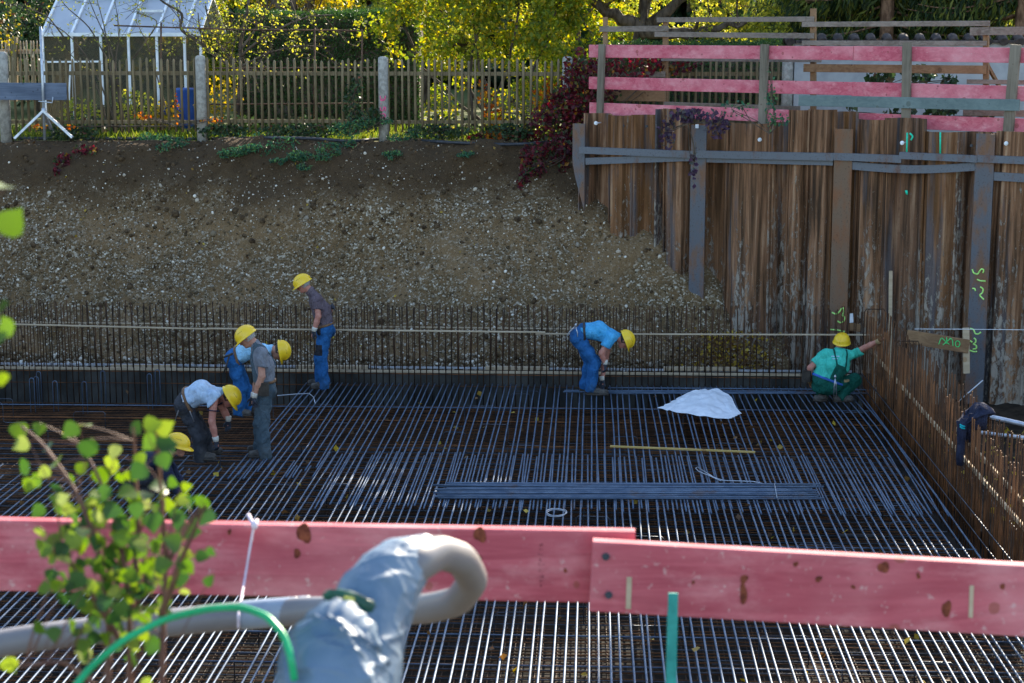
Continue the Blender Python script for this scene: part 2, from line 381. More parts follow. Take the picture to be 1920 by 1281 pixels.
# garden level behind, pit floor, strip by the sheet piling, near bank
mb = MB(); mb.add([(-400, 31.55, 3.49), (400, 31.55, 3.49), (400, 900, 3.49), (-400, 900, 3.49)], [(0, 1, 2, 3)])
g0, g1 = WA - wn*.28, WB + wt*9 - wn*.28
mb.add([(g0[0], g0[1], 3.49), (g1[0], g1[1], 3.49), (400, g1[1], 3.49), (400, 31.54, 3.49), (g0[0], 31.54, 3.49)], [(0, 1, 2, 3, 4)])
mb.add([(-400, 31.54, 3.48), (-16.4, 31.54, 3.48), (-16.4, -60, 3.28), (-400, -60, 3.28)], [(3, 2, 1, 0)])
tag(mb.build('garden_ground', M['garden']), kind='structure')
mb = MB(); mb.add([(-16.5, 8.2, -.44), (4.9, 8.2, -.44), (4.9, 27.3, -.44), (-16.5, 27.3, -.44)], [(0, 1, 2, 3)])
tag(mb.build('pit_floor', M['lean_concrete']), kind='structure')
mb = MB(); nn = 60
sx = np.linspace(4.55, 13, 40); sy = np.linspace(8.2, 27.5, 90); gx, gy = np.meshgrid(sx, sy, indexing='ij')
gz = -.30 + .10*noise2(gx, gy, 21, 1.2) + .05*noise2(gx, gy, 22, 4) + np.clip((gx - 4.9)*.10, 0, .4)
i = np.arange(39)[:, None]; j = np.arange(89)[None, :]
mb.add(np.stack([gx, gy, gz], -1).reshape(-1, 3), np.stack([i*90+j, (i+1)*90+j, (i+1)*90+j+1, i*90+j+1], -1).reshape(-1, 4), True)
tag(mb.build('trench_ground', M['mud']), kind='structure')
mb = MB(); gx, gy = np.meshgrid(np.linspace(-16.5, 13, 60), np.linspace(-60, 5.2, 60), indexing='ij')
gz = 3.28 + .03*noise2(gx, gy, 31, 1.0); i = np.arange(59)[:, None]; j = np.arange(59)[None, :]
gz[:, -1] = 3.2
mb.add(np.stack([gx, gy, gz], -1).reshape(-1, 3), np.stack([i*60+j, (i+1)*60+j, (i+1)*60+j+1, i*60+j+1], -1).reshape(-1, 4), True)
mb.add([(-16.5, 5.2, 3.2), (13, 5.2, 3.2), (13, 8.25, -.46), (-16.5, 8.25, -.46)], [(0, 1, 2, 3)])
tag(mb.build('near_ground', M['near_soil']), kind='structure')

# loose stones of the bank (nobody could count them)
def ico():
    t = (1+5**.5)/2
    v = np.array([(-1,t,0),(1,t,0),(-1,-t,0),(1,-t,0),(0,-1,t),(0,1,t),(0,-1,-t),(0,1,-t),(t,0,-1),(t,0,1),(-t,0,-1),(-t,0,1)], float)
    v /= np.linalg.norm(v[0])
    f = np.array([(0,11,5),(0,5,1),(0,1,7),(0,7,10),(0,10,11),(1,5,9),(5,11,4),(11,10,2),(10,7,6),(7,1,8),(3,9,4),(3,4,2),(3,2,6),(3,6,8),(3,8,9),(4,9,5),(2,4,11),(6,2,10),(8,6,7),(9,8,1)])
    return v, f
def rand_rot(n, rng):
    q = rng.normal(size=(n, 4)); q /= np.linalg.norm(q, axis=1)[:, None]; a, b, c, d = q.T
    return np.stack([np.stack([1-2*(c*c+d*d), 2*(b*c-a*d), 2*(b*d+a*c)], -1), np.stack([2*(b*c+a*d), 1-2*(b*b+d*d), 2*(c*d-a*b)], -1), np.stack([2*(b*d-a*c), 2*(c*d+a*b), 1-2*(b*b+c*c)], -1)], 1)
def scatter_stones(mb, pts, size, rng):
    v, f = ico(); n = len(pts)
    sc = size[:, None]*rng.uniform(.55, 1.2, (n, 3)); R = rand_rot(n, rng)
    vv = v[None]*sc[:, None, :]*rng.uniform(.88, 1.12, (n, 12, 1))
    W = np.einsum('nij,nkj->nki', R, vv) + pts[:, None, :]
    FF = (f[None] + (np.arange(n)*12)[:, None, None]).reshape(-1, 3)
    mb.add(W.reshape(-1, 3), FF, True)
mb = MB(); N = 72000
X = RNG.uniform(-13.5, 3.1, N); T = RNG.uniform(0.0, .93, N)
keep = RNG.uniform(0, 1, N) < np.interp(T, [0, .3, .55, .68, .8, .93], [1, .95, .8, .35, .10, .05]) * (0.62 + .5*noise2(X, T*5, 41, 1.3))
X, T = X[keep], T[keep]; pts = bank(X, T)
size = np.exp(RNG.normal(math.log(.0108), .45, len(X))); size = np.clip(size, .006, .06)
pts[:, 1] -= size*.2; scatter_stones(mb, pts, size, RNG)
nb = 190; X = RNG.uniform(-13, 3, nb); T = RNG.uniform(.02, .7, nb); scatter_stones(mb, bank(X, T), RNG.uniform(.025, .05, nb), RNG)
tag(mb.build('gravel', M['stones']), 'grey and white pebbles covering the dug earth bank', 'gravel', kind='stuff')

mb = MB(); n = 2600; X = RNG.uniform(-13.5, 2.6, n); T = np.where(RNG.uniform(0, 1, n) < .75, RNG.uniform(.55, .97, n), RNG.uniform(0, .55, n))
scatter_stones(mb, bank(X, T), np.exp(RNG.normal(math.log(.022), .5, n)).clip(.008, .075), RNG); M['clod'] = simple('clod', (.035, .022, .012), (.10, .065, .035), 14, .95, 0, .6)
tag(mb.build('soil_clods', M['clod'], None), 'dark crumbled soil clods on the upper part of the bank', 'soil', kind='stuff')
mb = MB(); n = 5200; X = RNG.uniform(-13.5, 2.4, n); scatter_stones(mb, bank(X, RNG.uniform(0, .10, n)) + [0, -.03, .02], np.exp(RNG.normal(math.log(.02), .4, n)).clip(.008, .06), RNG)
tag(mb.build('gravel', M['stones'], None), 'loose grey stones heaped along the foot of the bank', 'gravel', kind='stuff')
# kerb of the slab: dark concrete upstand along the back
mb = MB(); mb.box((-6.1, 27.19, -.14), (21.0, .14, .62))
tag(mb.build('kerb', M['kerb']), kind='structure')

# ================================================================== sheet piling
def on_wall(px, off=0.0, py=400):
    """plan point where the sight line through px meets the wall line (off metres towards the pit)"""
    d = ray(px, py); o = WA + wn*off
    A = np.array([[d[0], -wt[0]], [d[1], -wt[1]]]); k = np.linalg.solve(A, o); return k[0]*d[:2]
def wz(px, py, off=0.0):
    p = on_wall(px, off, py); return P(px, py, p[1])
spw = thing('sheet_pile_wall', 'rusty brown steel sheet pile wall holding up the bank on the right', 'retaining wall', (WA[0], WA[1], -.4))
PX = [1100, 1147, 1185, 1250, 1300, 1365, 1447, 1515, 1563, 1608, 1662, 1735, 1795, 1862, 1935]
TOPS = [213, 216, 216, 204, 232, 231, 230, 205, 210, 224, 222, 247, 248, 246, 240]
PX2 = PX + [2010, 2090, 2180, 2280]; TOPS2 = TOPS + [243, 238, 246, 240]
def pile(px0, px1, top, flip):
    a, b = on_wall(px0), on_wall(px1); d = b-a; u = d/np.linalg.norm(d); a = a - u*.018; b = b + u*.018; d = b-a; L = np.linalg.norm(d)
    dep = .13 if flip else -.17
    prof = [(0, .03), (.028, .03), (.036, 0), (.11*L, 0.0), (.24*L, dep), (.42*L, dep), (.46*L, dep + .012), (.54*L, dep + .012), (.58*L, dep), (.76*L, dep), (.90*L, 0.0), (L, 0)]
    th = .014; lean = rnd(-.012, .012)
    zt = P((px0+px1)/2, top, (a[1]+b[1])/2)[2]
    m_ = MB(); zs = np.linspace(-.5, zt, 7); n = len(prof); V = []
    for z in zs:
        for side in (0, 1):
            for (s_, o) in prof:
                q = a + u*(s_ + lean*z) + wn*(o + .03 + (.004 if flip else 0) + (0 if side == 0 else -th)); V.append((q[0], q[1], z))
    k = 2*n; FF = []
    for i in range(len(zs)-1):
        for j in range(n-1):
            FF.append((i*k+j, i*k+j+1, (i+1)*k+j+1, (i+1)*k+j)); FF.append((i*k+n+j+1, i*k+n+j, (i+1)*k+n+j, (i+1)*k+n+j+1))
        FF.append((i*k, (i+1)*k, (i+1)*k+n, i*k+n)); FF.append((i*k+n-1, i*k+2*n-1, (i+1)*k+2*n-1, (i+1)*k+n-1))
    e = (len(zs)-1)*k
    for j in range(n-1): FF.append((e+j, e+j+1, e+n+j+1, e+n+j))
    m_.add(V, np.array(FF)); return m_.build('sheet_pile', M['sheet'], spw)
for q in range(len(PX2)-1): pile(PX2[q], PX2[q+1], TOPS2[q], q % 2 == 1)
pile(1478, 1512, 206, True); pile(1232, 1262, 205, False)
q0, q1 = WA - wn*.30, on_wall(2320, -.30); mb = MB(); mb.add([(q0[0], q0[1], -.6), (q1[0], q1[1], -.6), (q1[0], q1[1], 3.48), (q0[0], q0[1], 3.48)], [(0, 1, 2, 3)])
tag(mb.build('retained_ground', M['mud']), kind='structure')
# soldier posts (H sections, flange to the pit)
def post(px, top, zb, wpx, mat, cut=0):
    p = on_wall(px, .22); s_ = FPX/p[1]; wd = wpx/s_; zt = P(px, top, p[1])[2]
    m_ = MB(); c = np.array([p[0], p[1]]); rot = np.array([[wt[0], wn[0], 0], [wt[1], wn[1], 0], [0, 0, 1]])
    if cut:
        a = [c - wt*wd/2, c + wt*wd/2]; h = .02
        for sgn in (0,):
            v = []
            for o in (0, -h):
                for (q, z) in ((a[0], zt), (a[1], zt), (a[1], zb), (a[0]+wt*wd*.25, zb+.55), (a[0], zb+.8)):
                    w_ = q + wn*o; v.append((w_[0], w_[1], z))
            m_.add(v, [(4, 3, 2, 1, 0), (5, 6, 7, 8, 9)] + [(i, (i+1) % 5, 5+(i+1) % 5, 5+i) for i in range(5)])
    else: m_.box((c[0], c[1], (zt+zb)/2), (wd, .02, zt-zb), rot)
    c2 = c - wn*.10; m_.box((c2[0], c2[1], (zt+zb)/2), (.016, .18, zt-zb-.02), rot)
    return m_.build('steel_post', mat, spw)
post(1084, 232, 2.45, 26, M['post_blue'], 1)
post(1308, 235, .55, 31, M['post_blue']); post(1578, 242, -.4, 35, M['post_rust']); post(1842, 251, -.5, 35, M['post_blue']); post(2120, 256, -.5, 38, M['post_rust'])
def waler(px0, py0, px1, py1, hpx, off, sag=0):
    a = wz(px0, py0, off); b = wz(px1, py1, off); h = hpx*(a[1]+b[1])/2/FPX
    m_ = MB(); n = 6 if sag else 1
    for q in range(n):
        p0 = a + (b-a)*q/n; p1 = a + (b-a)*(q+1)/n
        p0 = p0 - np.array([0, 0, sag*math.sin(math.pi*q/n)]); p1 = p1 - np.array([0, 0, sag*math.sin(math.pi*(q+1)/n)])
        m_.beam(p0, p1, .012, h); 
        dn = np.array([wn[0], wn[1], 0])
        m_.beam(p0 + [0, 0, h/2] - dn*.045, p1 + [0, 0, h/2] - dn*.045, .09, .012)
    return m_.build('waler', M['waler'], spw)
waler(1086, 282, 1310, 291, 12, .26); waler(1310, 290, 1562, 295, 13, .265); waler(1562, 294, 1690, 299, 13, .26); waler(1686, 292, 1832, 299, 12, .27); waler(1832, 298, 2300, 318, 13, .26)
waler(1098, 303, 1296, 296, 12, .21); waler(1324, 300, 1562, 306, 9, .21); waler(1597, 311, 1828, 313, 14, .21, .05); waler(1860, 331, 2110, 345, 15, .21)
# anchor bolts with white plates
for (px, py) in ((1118, 231), (1425, 262), (1692, 268), (1887, 269)):
    p = wz(px, py, .17); m_ = MB(); d3 = np.array([wn[0], wn[1], 0])
    m_.tube([p - d3*.16, p + d3*.01], .010, 6); m_.tube([p, p + d3*.02], [.032, .032], 10); m_.tube([p + d3*.018, p + d3*.04], [.022, .02], 6)
    m_.build('anchor_bolt', M['white_paint'], spw)
p = wz(1307, 237, .245); MB().box(p, (.055, .012, .06), np.array([[wt[0], wn[0], 0], [wt[1], wn[1], 0], [0, 0, 1]])).build('survey_marker', M['white_paint'], spw)
# handling holes
for (px, py) in ((1168, 236), (1212, 237), (1489, 262), (1632, 241), (1754, 267), (1821, 273)):
    p = wz(px, py, .145); m_ = MB(); d3 = np.array([wn[0], wn[1], 0]); m_.tube([p-d3*.02, p], .022, 10); m_.build('handling_hole', M['black_rubber'], spw)
# spray paint
def strokes(name, mat, parent, lines, off, wpx, surf='wall', YY=None):
    m_ = MB()
    for ln in lines:
        pts = []
        for (px, py) in ln:
            pts.append(wz(px, py, off) if surf == 'wall' else P(px, py, YY))
        pts = np.array(pts)
        if len(pts) > 2:   # smooth
            tt = np.linspace(0, len(pts)-1, (len(pts)-1)*4+1); pts = np.stack([np.interp(tt, np.arange(len(pts)), pts[:, k]) for k in range(3)], -1)
            for _ in range(2): pts[1:-1] = (pts[:-2]+2*pts[1:-1]+pts[2:])/4
        r = wpx*pts[0][1]/FPX/2
        m_.tube(pts, r, 6)
    o = m_.build(name, mat, parent)
    # flatten against the surface
    return o
strokes('spray_mark', M['lime_spray'], spw, [[(1823, 505), (1825, 512), (1833, 515), (1836, 510), (1840, 504), (1845, 506), (1843, 512)],
    [(1832, 524), (1838, 527), (1848, 527)], [(1823, 541), (1828, 541), (1829, 546)],
    [(1838, 538), (1844, 542), (1842, 550), (1836, 553), (1842, 559), (1845, 562)]], .235, 3.0)
strokes('spray_mark', M['lime_spray'], spw, [[(1819, 616), (1826, 618), (1828, 626), (1834, 627), (1839, 623)],
    [(1819, 639), (1823, 642)], [(1826, 634), (1830, 637), (1829, 643), (1824, 645), (1831, 648), (1831, 654), (1824, 655)], [(1818, 657), (1826, 660), (1832, 659)]], .235, 3.0)
strokes('spray_mark', M['lime_spray'], spw, [[(1560, 586), (1568, 590), (1574, 585), (1578, 578), (1582, 578), (1583, 586), (1578, 591)], [(1578, 591), (1584, 594), (1583, 602), (1576, 606), (1570, 602)], [(1557, 618), (1570, 619), (1584, 622)]], .235, 3.0)
strokes('spray_mark', M['teal_spray'], spw, [[(1701, 249), (1700, 288)], [(1763, 248), (1763, 288)], [(1706, 250), (1712, 256), (1708, 263)]], .17, 3.4)
strokes('spray_mark', M['teal_spray'], spw, [[(1698, 357), (1700, 364)], [(1700, 357), (1701, 365)]], .15, 3.0)

# ================================================================== reinforcement
def bar_line(a, b, n=2, bow=0.0, ph=0.0, axis=0):
    a = np.asarray(a, float); b = np.asarray(b, float); t = np.linspace(0, 1, n)[:, None]; p = a + (b-a)*t
    if bow: p[:, axis] += bow*np.sin(math.pi*t[:, 0]*1.3 + ph)
    return p
R_T = 0.0105
XR = 4.14
# --- bottom mat
bm_ = thing('bottom_rebar_mat', 'rusty lower rebar grid lying deep under the grey top bars', 'rebar mat', (-2, 20, -.38))
ys = np.arange(10.0, 27.0, .10); m_main = None
acc = MB()
for k, y in enumerate(ys):
    yy = y + rnd(-.015, .015); pts = bar_line((-14, yy, -.345 + rnd(-.01, .01)), (XR + rnd(-.02, .03), yy + rnd(-.03, .03), -.345), 6, rnd(-.02, .02), rnd(0, 6), 1)
    if 14.2 < y < 24.2: MB().tube(pts, .007, 5).build('cross_bar', M['rust_bar'] if k % 3 else M['steel_dark'], bm_)
    else: acc.tube(pts, .007, 5)
tag(acc.build('cross_bar', M['rust_bar'], bm_), kind='stuff')
acc = MB(); xs = np.arange(-14, XR, .10)
for k, x in enumerate(xs):
    acc.tube(bar_line((x + rnd(-.02, .02), 10, -.365), (x + rnd(-.02, .02), 26.95, -.365), 5, rnd(-.015, .015), rnd(0, 6)), .007, 5)
tag(acc.build('long_bar', M['rust_bar2'], bm_), kind='stuff')
# spacer hats standing on the bottom grid
for k in range(92):
    x = rnd(-9.5, 3.8); y = rnd(14.6, 26.6); sgn = random.choice((-1, 1)); l = rnd(.25, .45)
    h = rnd(.27, .31)
    pts = [(x - sgn*l, y, -.32), (x - sgn*.03, y, -.32), (x, y, -.30), (x, y, -.32+h-.03), (x + sgn*.03, y, -.32+h), (x + sgn*l*1.0, y + .02, -.32+h), (x + sgn*l + sgn*.03, y+.02, -.34+h), (x + sgn*l + sgn*.03, y + .02, -.32)]
    MB().tube(pts, .0065, 5).build('spacer', M['steel_dark'], bm_)
# upright hairpins at the far left
for (px, py, h) in ((75, 762, .30), (62, 770, .26), (70, 762, .22), (195, 762, .31), (282, 764, .28), (297, 758, .30), (160, 772, .22), (412, 745, .26), (105, 768, .2)):
    p = PZ(px, py, -.3)
    pts = [(p[0]-.035, p[1], -.33)] + [(p[0] + .035*math.cos(a), p[1], -.05 + h - .035 + .035*math.sin(a)) for a in np.linspace(math.pi, 0, 7)] + [(p[0]+.035, p[1]+.01, -.33)]
    MB().tube(pts, .007, 5).build('hairpin', M['steel_bar'], bm_)

# --- top mat
tm = thing('top_rebar_mat', 'blue grey top rebar mat of long parallel bars the workers stand on', 'rebar mat', (-1, 20, 0))
acc = MB()
# carrier bars across
for y in (25.35, 24.3, 22.9, 21.4, 19.9, 18.4, 16.9, 15.5, 14.6):
    yy = y + rnd(-.1, .1)
    MB().tube(bar_line((-13, yy + rnd(-.1, .1), -.022), (XR, yy + rnd(-.05, .05), -.022), 5, .02, rnd(0, 6), 1), .0085, 5).build('carrier_bar', M['steel_bar'] if random.random() < .55 else M['rust_bar'], tm)
def xfar_edge(): return -4.45
X0 = np.arange(-4.45, XR, .0975); nfar = 0
indiv = []
for k, x in enumerate(X0):
    y0, y1 = 26.98 + rnd(-.05, .05), 19.68 + rnd(-.12, .12)
    if x < -3.2: y1 = 21.3 + rnd(-.5, .3)
    fan = 0.0 if x < 1.2 else (x-1.2)*.045
    pts = bar_line((x + rnd(-.012, .012), y0, 0), (x + rnd(-.03, .03) - fan*0, y1, 0), 9, rnd(-.022, .022), rnd(0, 6))
    if x > 2.2: pts[:, 0] += .10*np.sin(np.linspace(0, math.pi, 9))*(x-2.2)/2
    pts[:, 0] = np.minimum(pts[:, 0], XR - .01)
    acc.tube(pts, R_T, 6)
tag(acc.build('long_bar', M['steel_bar'], tm), kind='stuff')
acc2 = MB(); XN = np.arange(-13, XR, .0975)
for k, x in enumerate(XN):
    y0 = 22.3 + rnd(-.12, .12)
    if x < -6.2: y0 = 21.3 + rnd(-.9, .3)
    elif x < -3.5: y0 = 21.9 + rnd(-.6, .2)
    d = .038 if x > -4.5 else 0
    skip = (x < -2.5 and random.random() < .08)
    if skip: continue
    pts = bar_line((x + d + rnd(-.012, .012), y0, .002), (x + d*.5 + rnd(-.025, .025), 11, 0), 11, rnd(-.025, .025), rnd(0, 6))
    pts[:, 0] = np.minimum(pts[:, 0], XR + .01)
    if -5.6 < x < XR and len(indiv) < 100:
        indiv.append(MB().tube(pts, R_T, 6).build('long_bar', M['steel_bar'], tm))
    else: acc2.tube(pts, R_T, 6)
tag(acc2.build('long_bar', M['steel_bar'], tm), kind='stuff')

# --- starter bars of the back wall
bw = thing('back_starter_bars', 'two rows of upright dark starter bars rising along the back kerb', 'rebar cage', (-4, 27, -.35))
acc = MB(); cnt = 0
for row, (yr, zt) in enumerate(((26.93, 1.24), (27.17, 1.22))):
    for x in np.arange(-11.4, 4.28, .0985 if row == 0 else .1015):
        zz = zt + rnd(-.05, .05); zb = -.36 if row == 0 else .1
        pts = [(x + rnd(-.012, .012), yr, zb), (x + rnd(-.012, .012), yr, zt*.5), (x + rnd(-.018, .018), yr + rnd(-.015, .015), zz)]
        if row == 0 and cnt < 100 and -8.4 < x < 2.0:
            cnt += 1; MB().tube(pts, .009, 5).build('starter_bar', M['rust_bar2'], bw)
        else: acc.tube(pts, .0085, 5)
tag(acc.build('starter_bar', M['rust_bar2'], bw), kind='stuff')
for (z, y) in ((-.02, 26.90), (.16, 26.94)):
    MB().tube(bar_line((-11.4, y, z), (4.2, y, z-.01), 8, .01, 0, 2), .007, 5).build('tie_bar', M['rust_bar'], bw)
# --- starter bars of the right wall
rw = thing('side_starter_bars', 'dense rusty upright starter bars running along the right edge of the mat', 'rebar cage', (4.35, 20, -.35))
acc = MB(); cnt = 0
for row, (xr, zt) in enumerate(((4.24, 1.20), (4.49, 1.22))):
    for y in np.arange(12.6, 27.1, .1):
        zz = zt + rnd(-.06, .06)
        pts = [(xr + rnd(-.012, .012), y + rnd(-.012, .012), -.36), (xr + rnd(-.01, .01), y, .4), (xr + rnd(-.018, .018), y + rnd(-.018, .018), zz)]
        if row == 0 and cnt < 100 and y > 17.0:
            cnt += 1; MB().tube(pts, .0075, 5).build('starter_bar', M['rust_bar'], rw)
        else: acc.tube(pts, .0075, 5)
tag(acc.build('starter_bar', M['rust_bar'], rw), kind='stuff')
for (z, x) in ((.03, 4.22), (.22, 4.22), (.25, 4.51)):
    MB().tube(bar_line((x, 12.6, z), (x, 27, z), 8, .006, 0, 2), .007, 5).build('tie_bar', M['steel_dark'], rw)
for y in (26.85, 24.0):
    MB().tube([(4.2, y, .3), (4.2, y, 1.2), (4.23, y, 1.25), (4.5, y, 1.25), (4.52, y, 1.2), (4.52, y, .3)], .0075, 5).build('stirrup', M['rust_bar2'], rw)

# spacer battens tied to the rows (each its own loose strip)
def strip(name, label, cat, a, b, wd, ht, mat, group=None):
    c = (np.asarray(a)+np.asarray(b))/2
    m_ = MB(); m_.beam(a, b, wd, ht, bev=min(wd, ht)*.12); o = m_.build(name, mat, None, c); return tag(o, label, cat, group)
seg = [(-60, 604, 392, 615), (386, 617, 1020, 624), (1015, 626, 1120, 627)]
strip('wooden_batten', 'pale wooden batten tied to front starter bars, far left run', 'batten', P(-60, 606, 26.88), P(392, 617, 26.88), .03, .022, M['pale_wood'], 'battens tied along the starter bars')
strip('wooden_batten', 'pale wooden batten tied to front starter bars behind the brown shirted man', 'batten', P(388, 616, 26.86), P(1022, 623, 26.86), .03, .022, M['pale_wood'], 'battens tied along the starter bars')
strip('wooden_batten', 'pale wooden batten tied to starter bars behind the man in bright blue', 'batten', P(1004, 626, 26.90), P(1655, 628, 26.90), .03, .022, M['pale_wood'], 'battens tied along the starter bars')
strip('wooden_batten', 'thin pale batten behind the rear row of starter bars, left half', 'batten', P(-60, 603, 27.22), P(640, 611, 27.22),   .025, .02, M['pale_wood'], 'battens tied along the starter bars')
strip('wooden_batten', 'thin pale batten behind the rear row of starter bars, middle run', 'batten', P(640, 612, 27.22), P(1080, 617, 27.22),   .025, .02, M['pale_wood'], 'battens tied along the starter bars')
strip('wooden_batten', 'pale batten slanting along the side starter bars beside the mat', 'batten', (4.27, 26.6, .66), (4.27, 12.8, .62), .03, .05, M['pale_wood_y'], 'battens tied along the starter bars')
strip('wooden_batten', 'pale batten along the outer row of side starter bars', 'batten', (4.53, 21.4, .60), (4.53, 12.8, .56), .03, .05, M['pale_wood_y'], 'battens tied along the starter bars')
# boards and rails on top of the kerb
strip('kerb_board', 'long pale edge board nailed along the top of the kerb', 'board', (-11.5, 27.105, .175), (4.1, 27.105, .165), .03, .042, M['pale_wood'])
strip('kerb_rail', 'thin pale grey metal rail running behind the kerb board', 'rail', (-11.5, 27.24, .215), (4.1, 27.24, .20), .05, .03, M['galv'])
for (a, b, y, lb) in ((210, 332, 686, 'left of the bending men'), (556, 690, 688, 'at the feet of the man in brown shirt'), (910, 1030, 690, 'left of the man in bright blue shirt'), (1244, 1384, 691, 'below the heap of dead leaves')):
    strip('scrap_board', 'short timber offcut on the kerb ' + lb, 'board', P(a, y, 27.23), P(b, y + 1, 27.23), .09, .055, M['pale_wood'], 'timber offcuts lying on the kerb')
# ================================================================== people
def surf_nets(f, lo, h):
    s = f < 0; nx, ny, nz = f.shape
    c = s[:-1,:-1,:-1].astype(np.int8)
    tot = np.zeros((nx-1, ny-1, nz-1), np.int8)
    for a in (0, 1):
        for b in (0, 1):
            for d in (0, 1): tot += s[a:nx-1+a, b:ny-1+b, d:nz-1+d]
    act = (tot > 0) & (tot < 8); idx = -np.ones(act.shape, np.int64); ids = np.argwhere(act); idx[act] = np.arange(len(ids))
    pos = np.zeros((len(ids), 3)); cnt = np.zeros(len(ids))
    cor = [(a, b, d) for a in (0, 1) for b in (0, 1) for d in (0, 1)]
    vals = {q: f[ids[:,0]+q[0], ids[:,1]+q[1], ids[:,2]+q[2]] for q in cor}
    for q in cor:
        for ax in range(3):
            if q[ax] == 0:
                r = list(q); r[ax] = 1; r = tuple(r); va, vb = vals[q], vals[r]; mk = (va < 0) != (vb < 0)
                t = np.where(mk, va/(va-vb+1e-12), 0); pt = np.array(q, float)[None] + 0*t[:, None]; pt[:, ax] += t
                pos += pt*mk[:, None]; cnt += mk
    pos = (ids + pos/np.maximum(cnt, 1)[:, None])*h + lo
    faces = []
    for ax in range(3):
        o1, o2 = [k for k in range(3) if k != ax]
        sl0 = [slice(None)]*3; sl1 = [slice(None)]*3; sl0[ax] = slice(0, -1); sl1[ax] = slice(1, None)
        ch = s[tuple(sl0)] != s[tuple(sl1)]; e = np.argwhere(ch)
        e = e[(e[:, o1] > 0) & (e[:, o2] > 0) & (e[:, o1] < f.shape[o1]-1) & (e[:, o2] < f.shape[o2]-1)]
        q = []
        for (a, b) in ((1, 1), (0, 1), (0, 0), (1, 0)):
            k = e.copy(); k[:, o1] -= a; k[:, o2] -= b; q.append(idx[k[:,0], k[:,1], k[:,2]])
        q = np.stack(q, 1); inside = s[e[:,0], e[:,1], e[:,2]]
        flip = inside if ax != 1 else ~inside
        q[~flip] = q[~flip][:, ::-1]; faces.append(q)
    return pos, np.concatenate(faces)
def sdf_obj(name, fn, lo, hi, h, mat, parent, extra=None):
    lo = np.asarray(lo, float); hi = np.asarray(hi, float); n = np.ceil((hi-lo)/h).astype(int) + 1
    g = np.stack(np.meshgrid(*[lo[k] + h*np.arange(n[k]) for k in range(3)], indexing='ij'), -1)
    f = fn(g.reshape(-1, 3)).reshape(n); v, q = surf_nets(f, lo, h)
    m_ = MB(); m_.add(v, q, True); return m_.build(name, mat, parent)
def cone(p, a, b, ra, rb):
    a = np.asarray(a, float); ab = np.asarray(b, float)-a; t = np.clip((p-a) @ ab/(ab @ ab + 1e-9), 0, 1)
    return np.linalg.norm(p - a - t[:, None]*ab, axis=1) - (ra + (rb-ra)*t)
def smin(a, b, k):
    h = np.maximum(k - np.abs(a-b), 0)/k; return np.minimum(a, b) - h*h*k/4
def smins(l, k):
    r = l[0]
    for q in l[1:]: r = smin(r, q, k)
    return r
def unit(v): v = np.asarray(v, float); return v/(np.linalg.norm(v) + 1e-9)
def folds(p, amp, sc=1.0, seed=0):
    x, y, z = (p*sc).T
    a = np.sin(31*z + 9*x + 2.2*np.sin(13*x + 17*y + seed) + seed) + .7*np.sin(22*x - 27*z + 19*y + 2*np.sin(11*z + seed*2))
    return amp*a*.6

def fabric(name, c1, c2, dirt=None, bscale=1.0):
    t = NT(name); n = t.noise(5, None, 5, .6); w_ = t.noise(14, t.map((1, 1, .6)), 4, .6, 1.2)
    col = t.mix(t.step(n, .35, .65), c1, c2)
    col = t.mix(t.math('MULTIPLY', t.step(w_, .42, .62), .28), col, tuple(q*.55 for q in c1))
    if dirt: col = t.mix(t.math('MULTIPLY', t.step(t.noise(3.2, None, 5, .65), .5, .68), .6), col, dirt)
    return t.set(col, .9, 0, w_, .9*bscale, .05, .12)
M['skin'] = simple('skin', (.36, .165, .105), (.45, .225, .15), 18, .55, 0, .2)
M['skin_red'] = simple('skin_red', (.40, .15, .105), (.48, .21, .15), 18, .55, 0, .2)
M['helmet'] = simple('helmet', (.80, .50, .012), (.86, .56, .02), 6, .35, 0, .05, spec=.5)
M['hair_grey'] = simple('hair_grey', (.25, .24, .23), (.42, .41, .40), 60, .8, 0, .5)
M['hair_dark'] = simple('hair_dark', (.03, .025, .022), (.08, .065, .055), 60, .8, 0, .5)
M['shirt_brown'] = fabric('shirt_brown', (.115, .085, .10), (.15, .115, .13))
M['shirt_pale'] = fabric('shirt_pale', (.42, .56, .72), (.5, .63, .77), (.36, .45, .52))
M['shirt_sky'] = fabric('shirt_sky', (.30, .58, .80), (.36, .64, .84))
M['shirt_bright'] = fabric('shirt_bright', (.06, .36, .66), (.10, .43, .73))
M['shirt_grey'] = fabric('shirt_grey', (.17, .18, .205), (.22, .23, .255))
M['shirt_green'] = fabric('shirt_green', (.05, .48, .36), (.075, .56, .43))
M['shirt_navy'] = fabric('shirt_navy', (.018, .022, .045), (.035, .04, .07))
M['pants_blue'] = fabric('pants_blue', (.02, .10, .27), (.03, .14, .35), (.03, .06, .10))
M['pants_black'] = fabric('pants_black', (.035, .037, .043), (.06, .062, .07), (.09, .085, .08))
M['pants_slate'] = fabric('pants_slate', (.065, .095, .115), (.09, .125, .15), (.075, .08, .075))
M['pants_green'] = fabric('pants_green', (.008, .085, .062), (.015, .115, .085), (.02, .05, .04))
M['pants_dark'] = fabric('pants_dark', (.02, .02, .025), (.04, .04, .045))
M['boot'] = simple('boot', (.045, .04, .036), (.11, .10, .09), 12, .85, 0, .4)
M['glove_dark'] = simple('glove_dark', (.012, .015, .025), (.035, .04, .055), 20, .6, 0, .3)
M['glove_tan'] = simple('glove_tan', (.28, .19, .09), (.38, .27, .14), 20, .85, 0, .4)
M['glove_brown'] = simple('glove_brown', (.13, .06, .025), (.20, .10, .045), 20, .8, 0, .4)
M['cuff_white'] = simple('cuff_white', (.5, .47, .40), (.62, .59, .52), 40, .9, 0, .4)
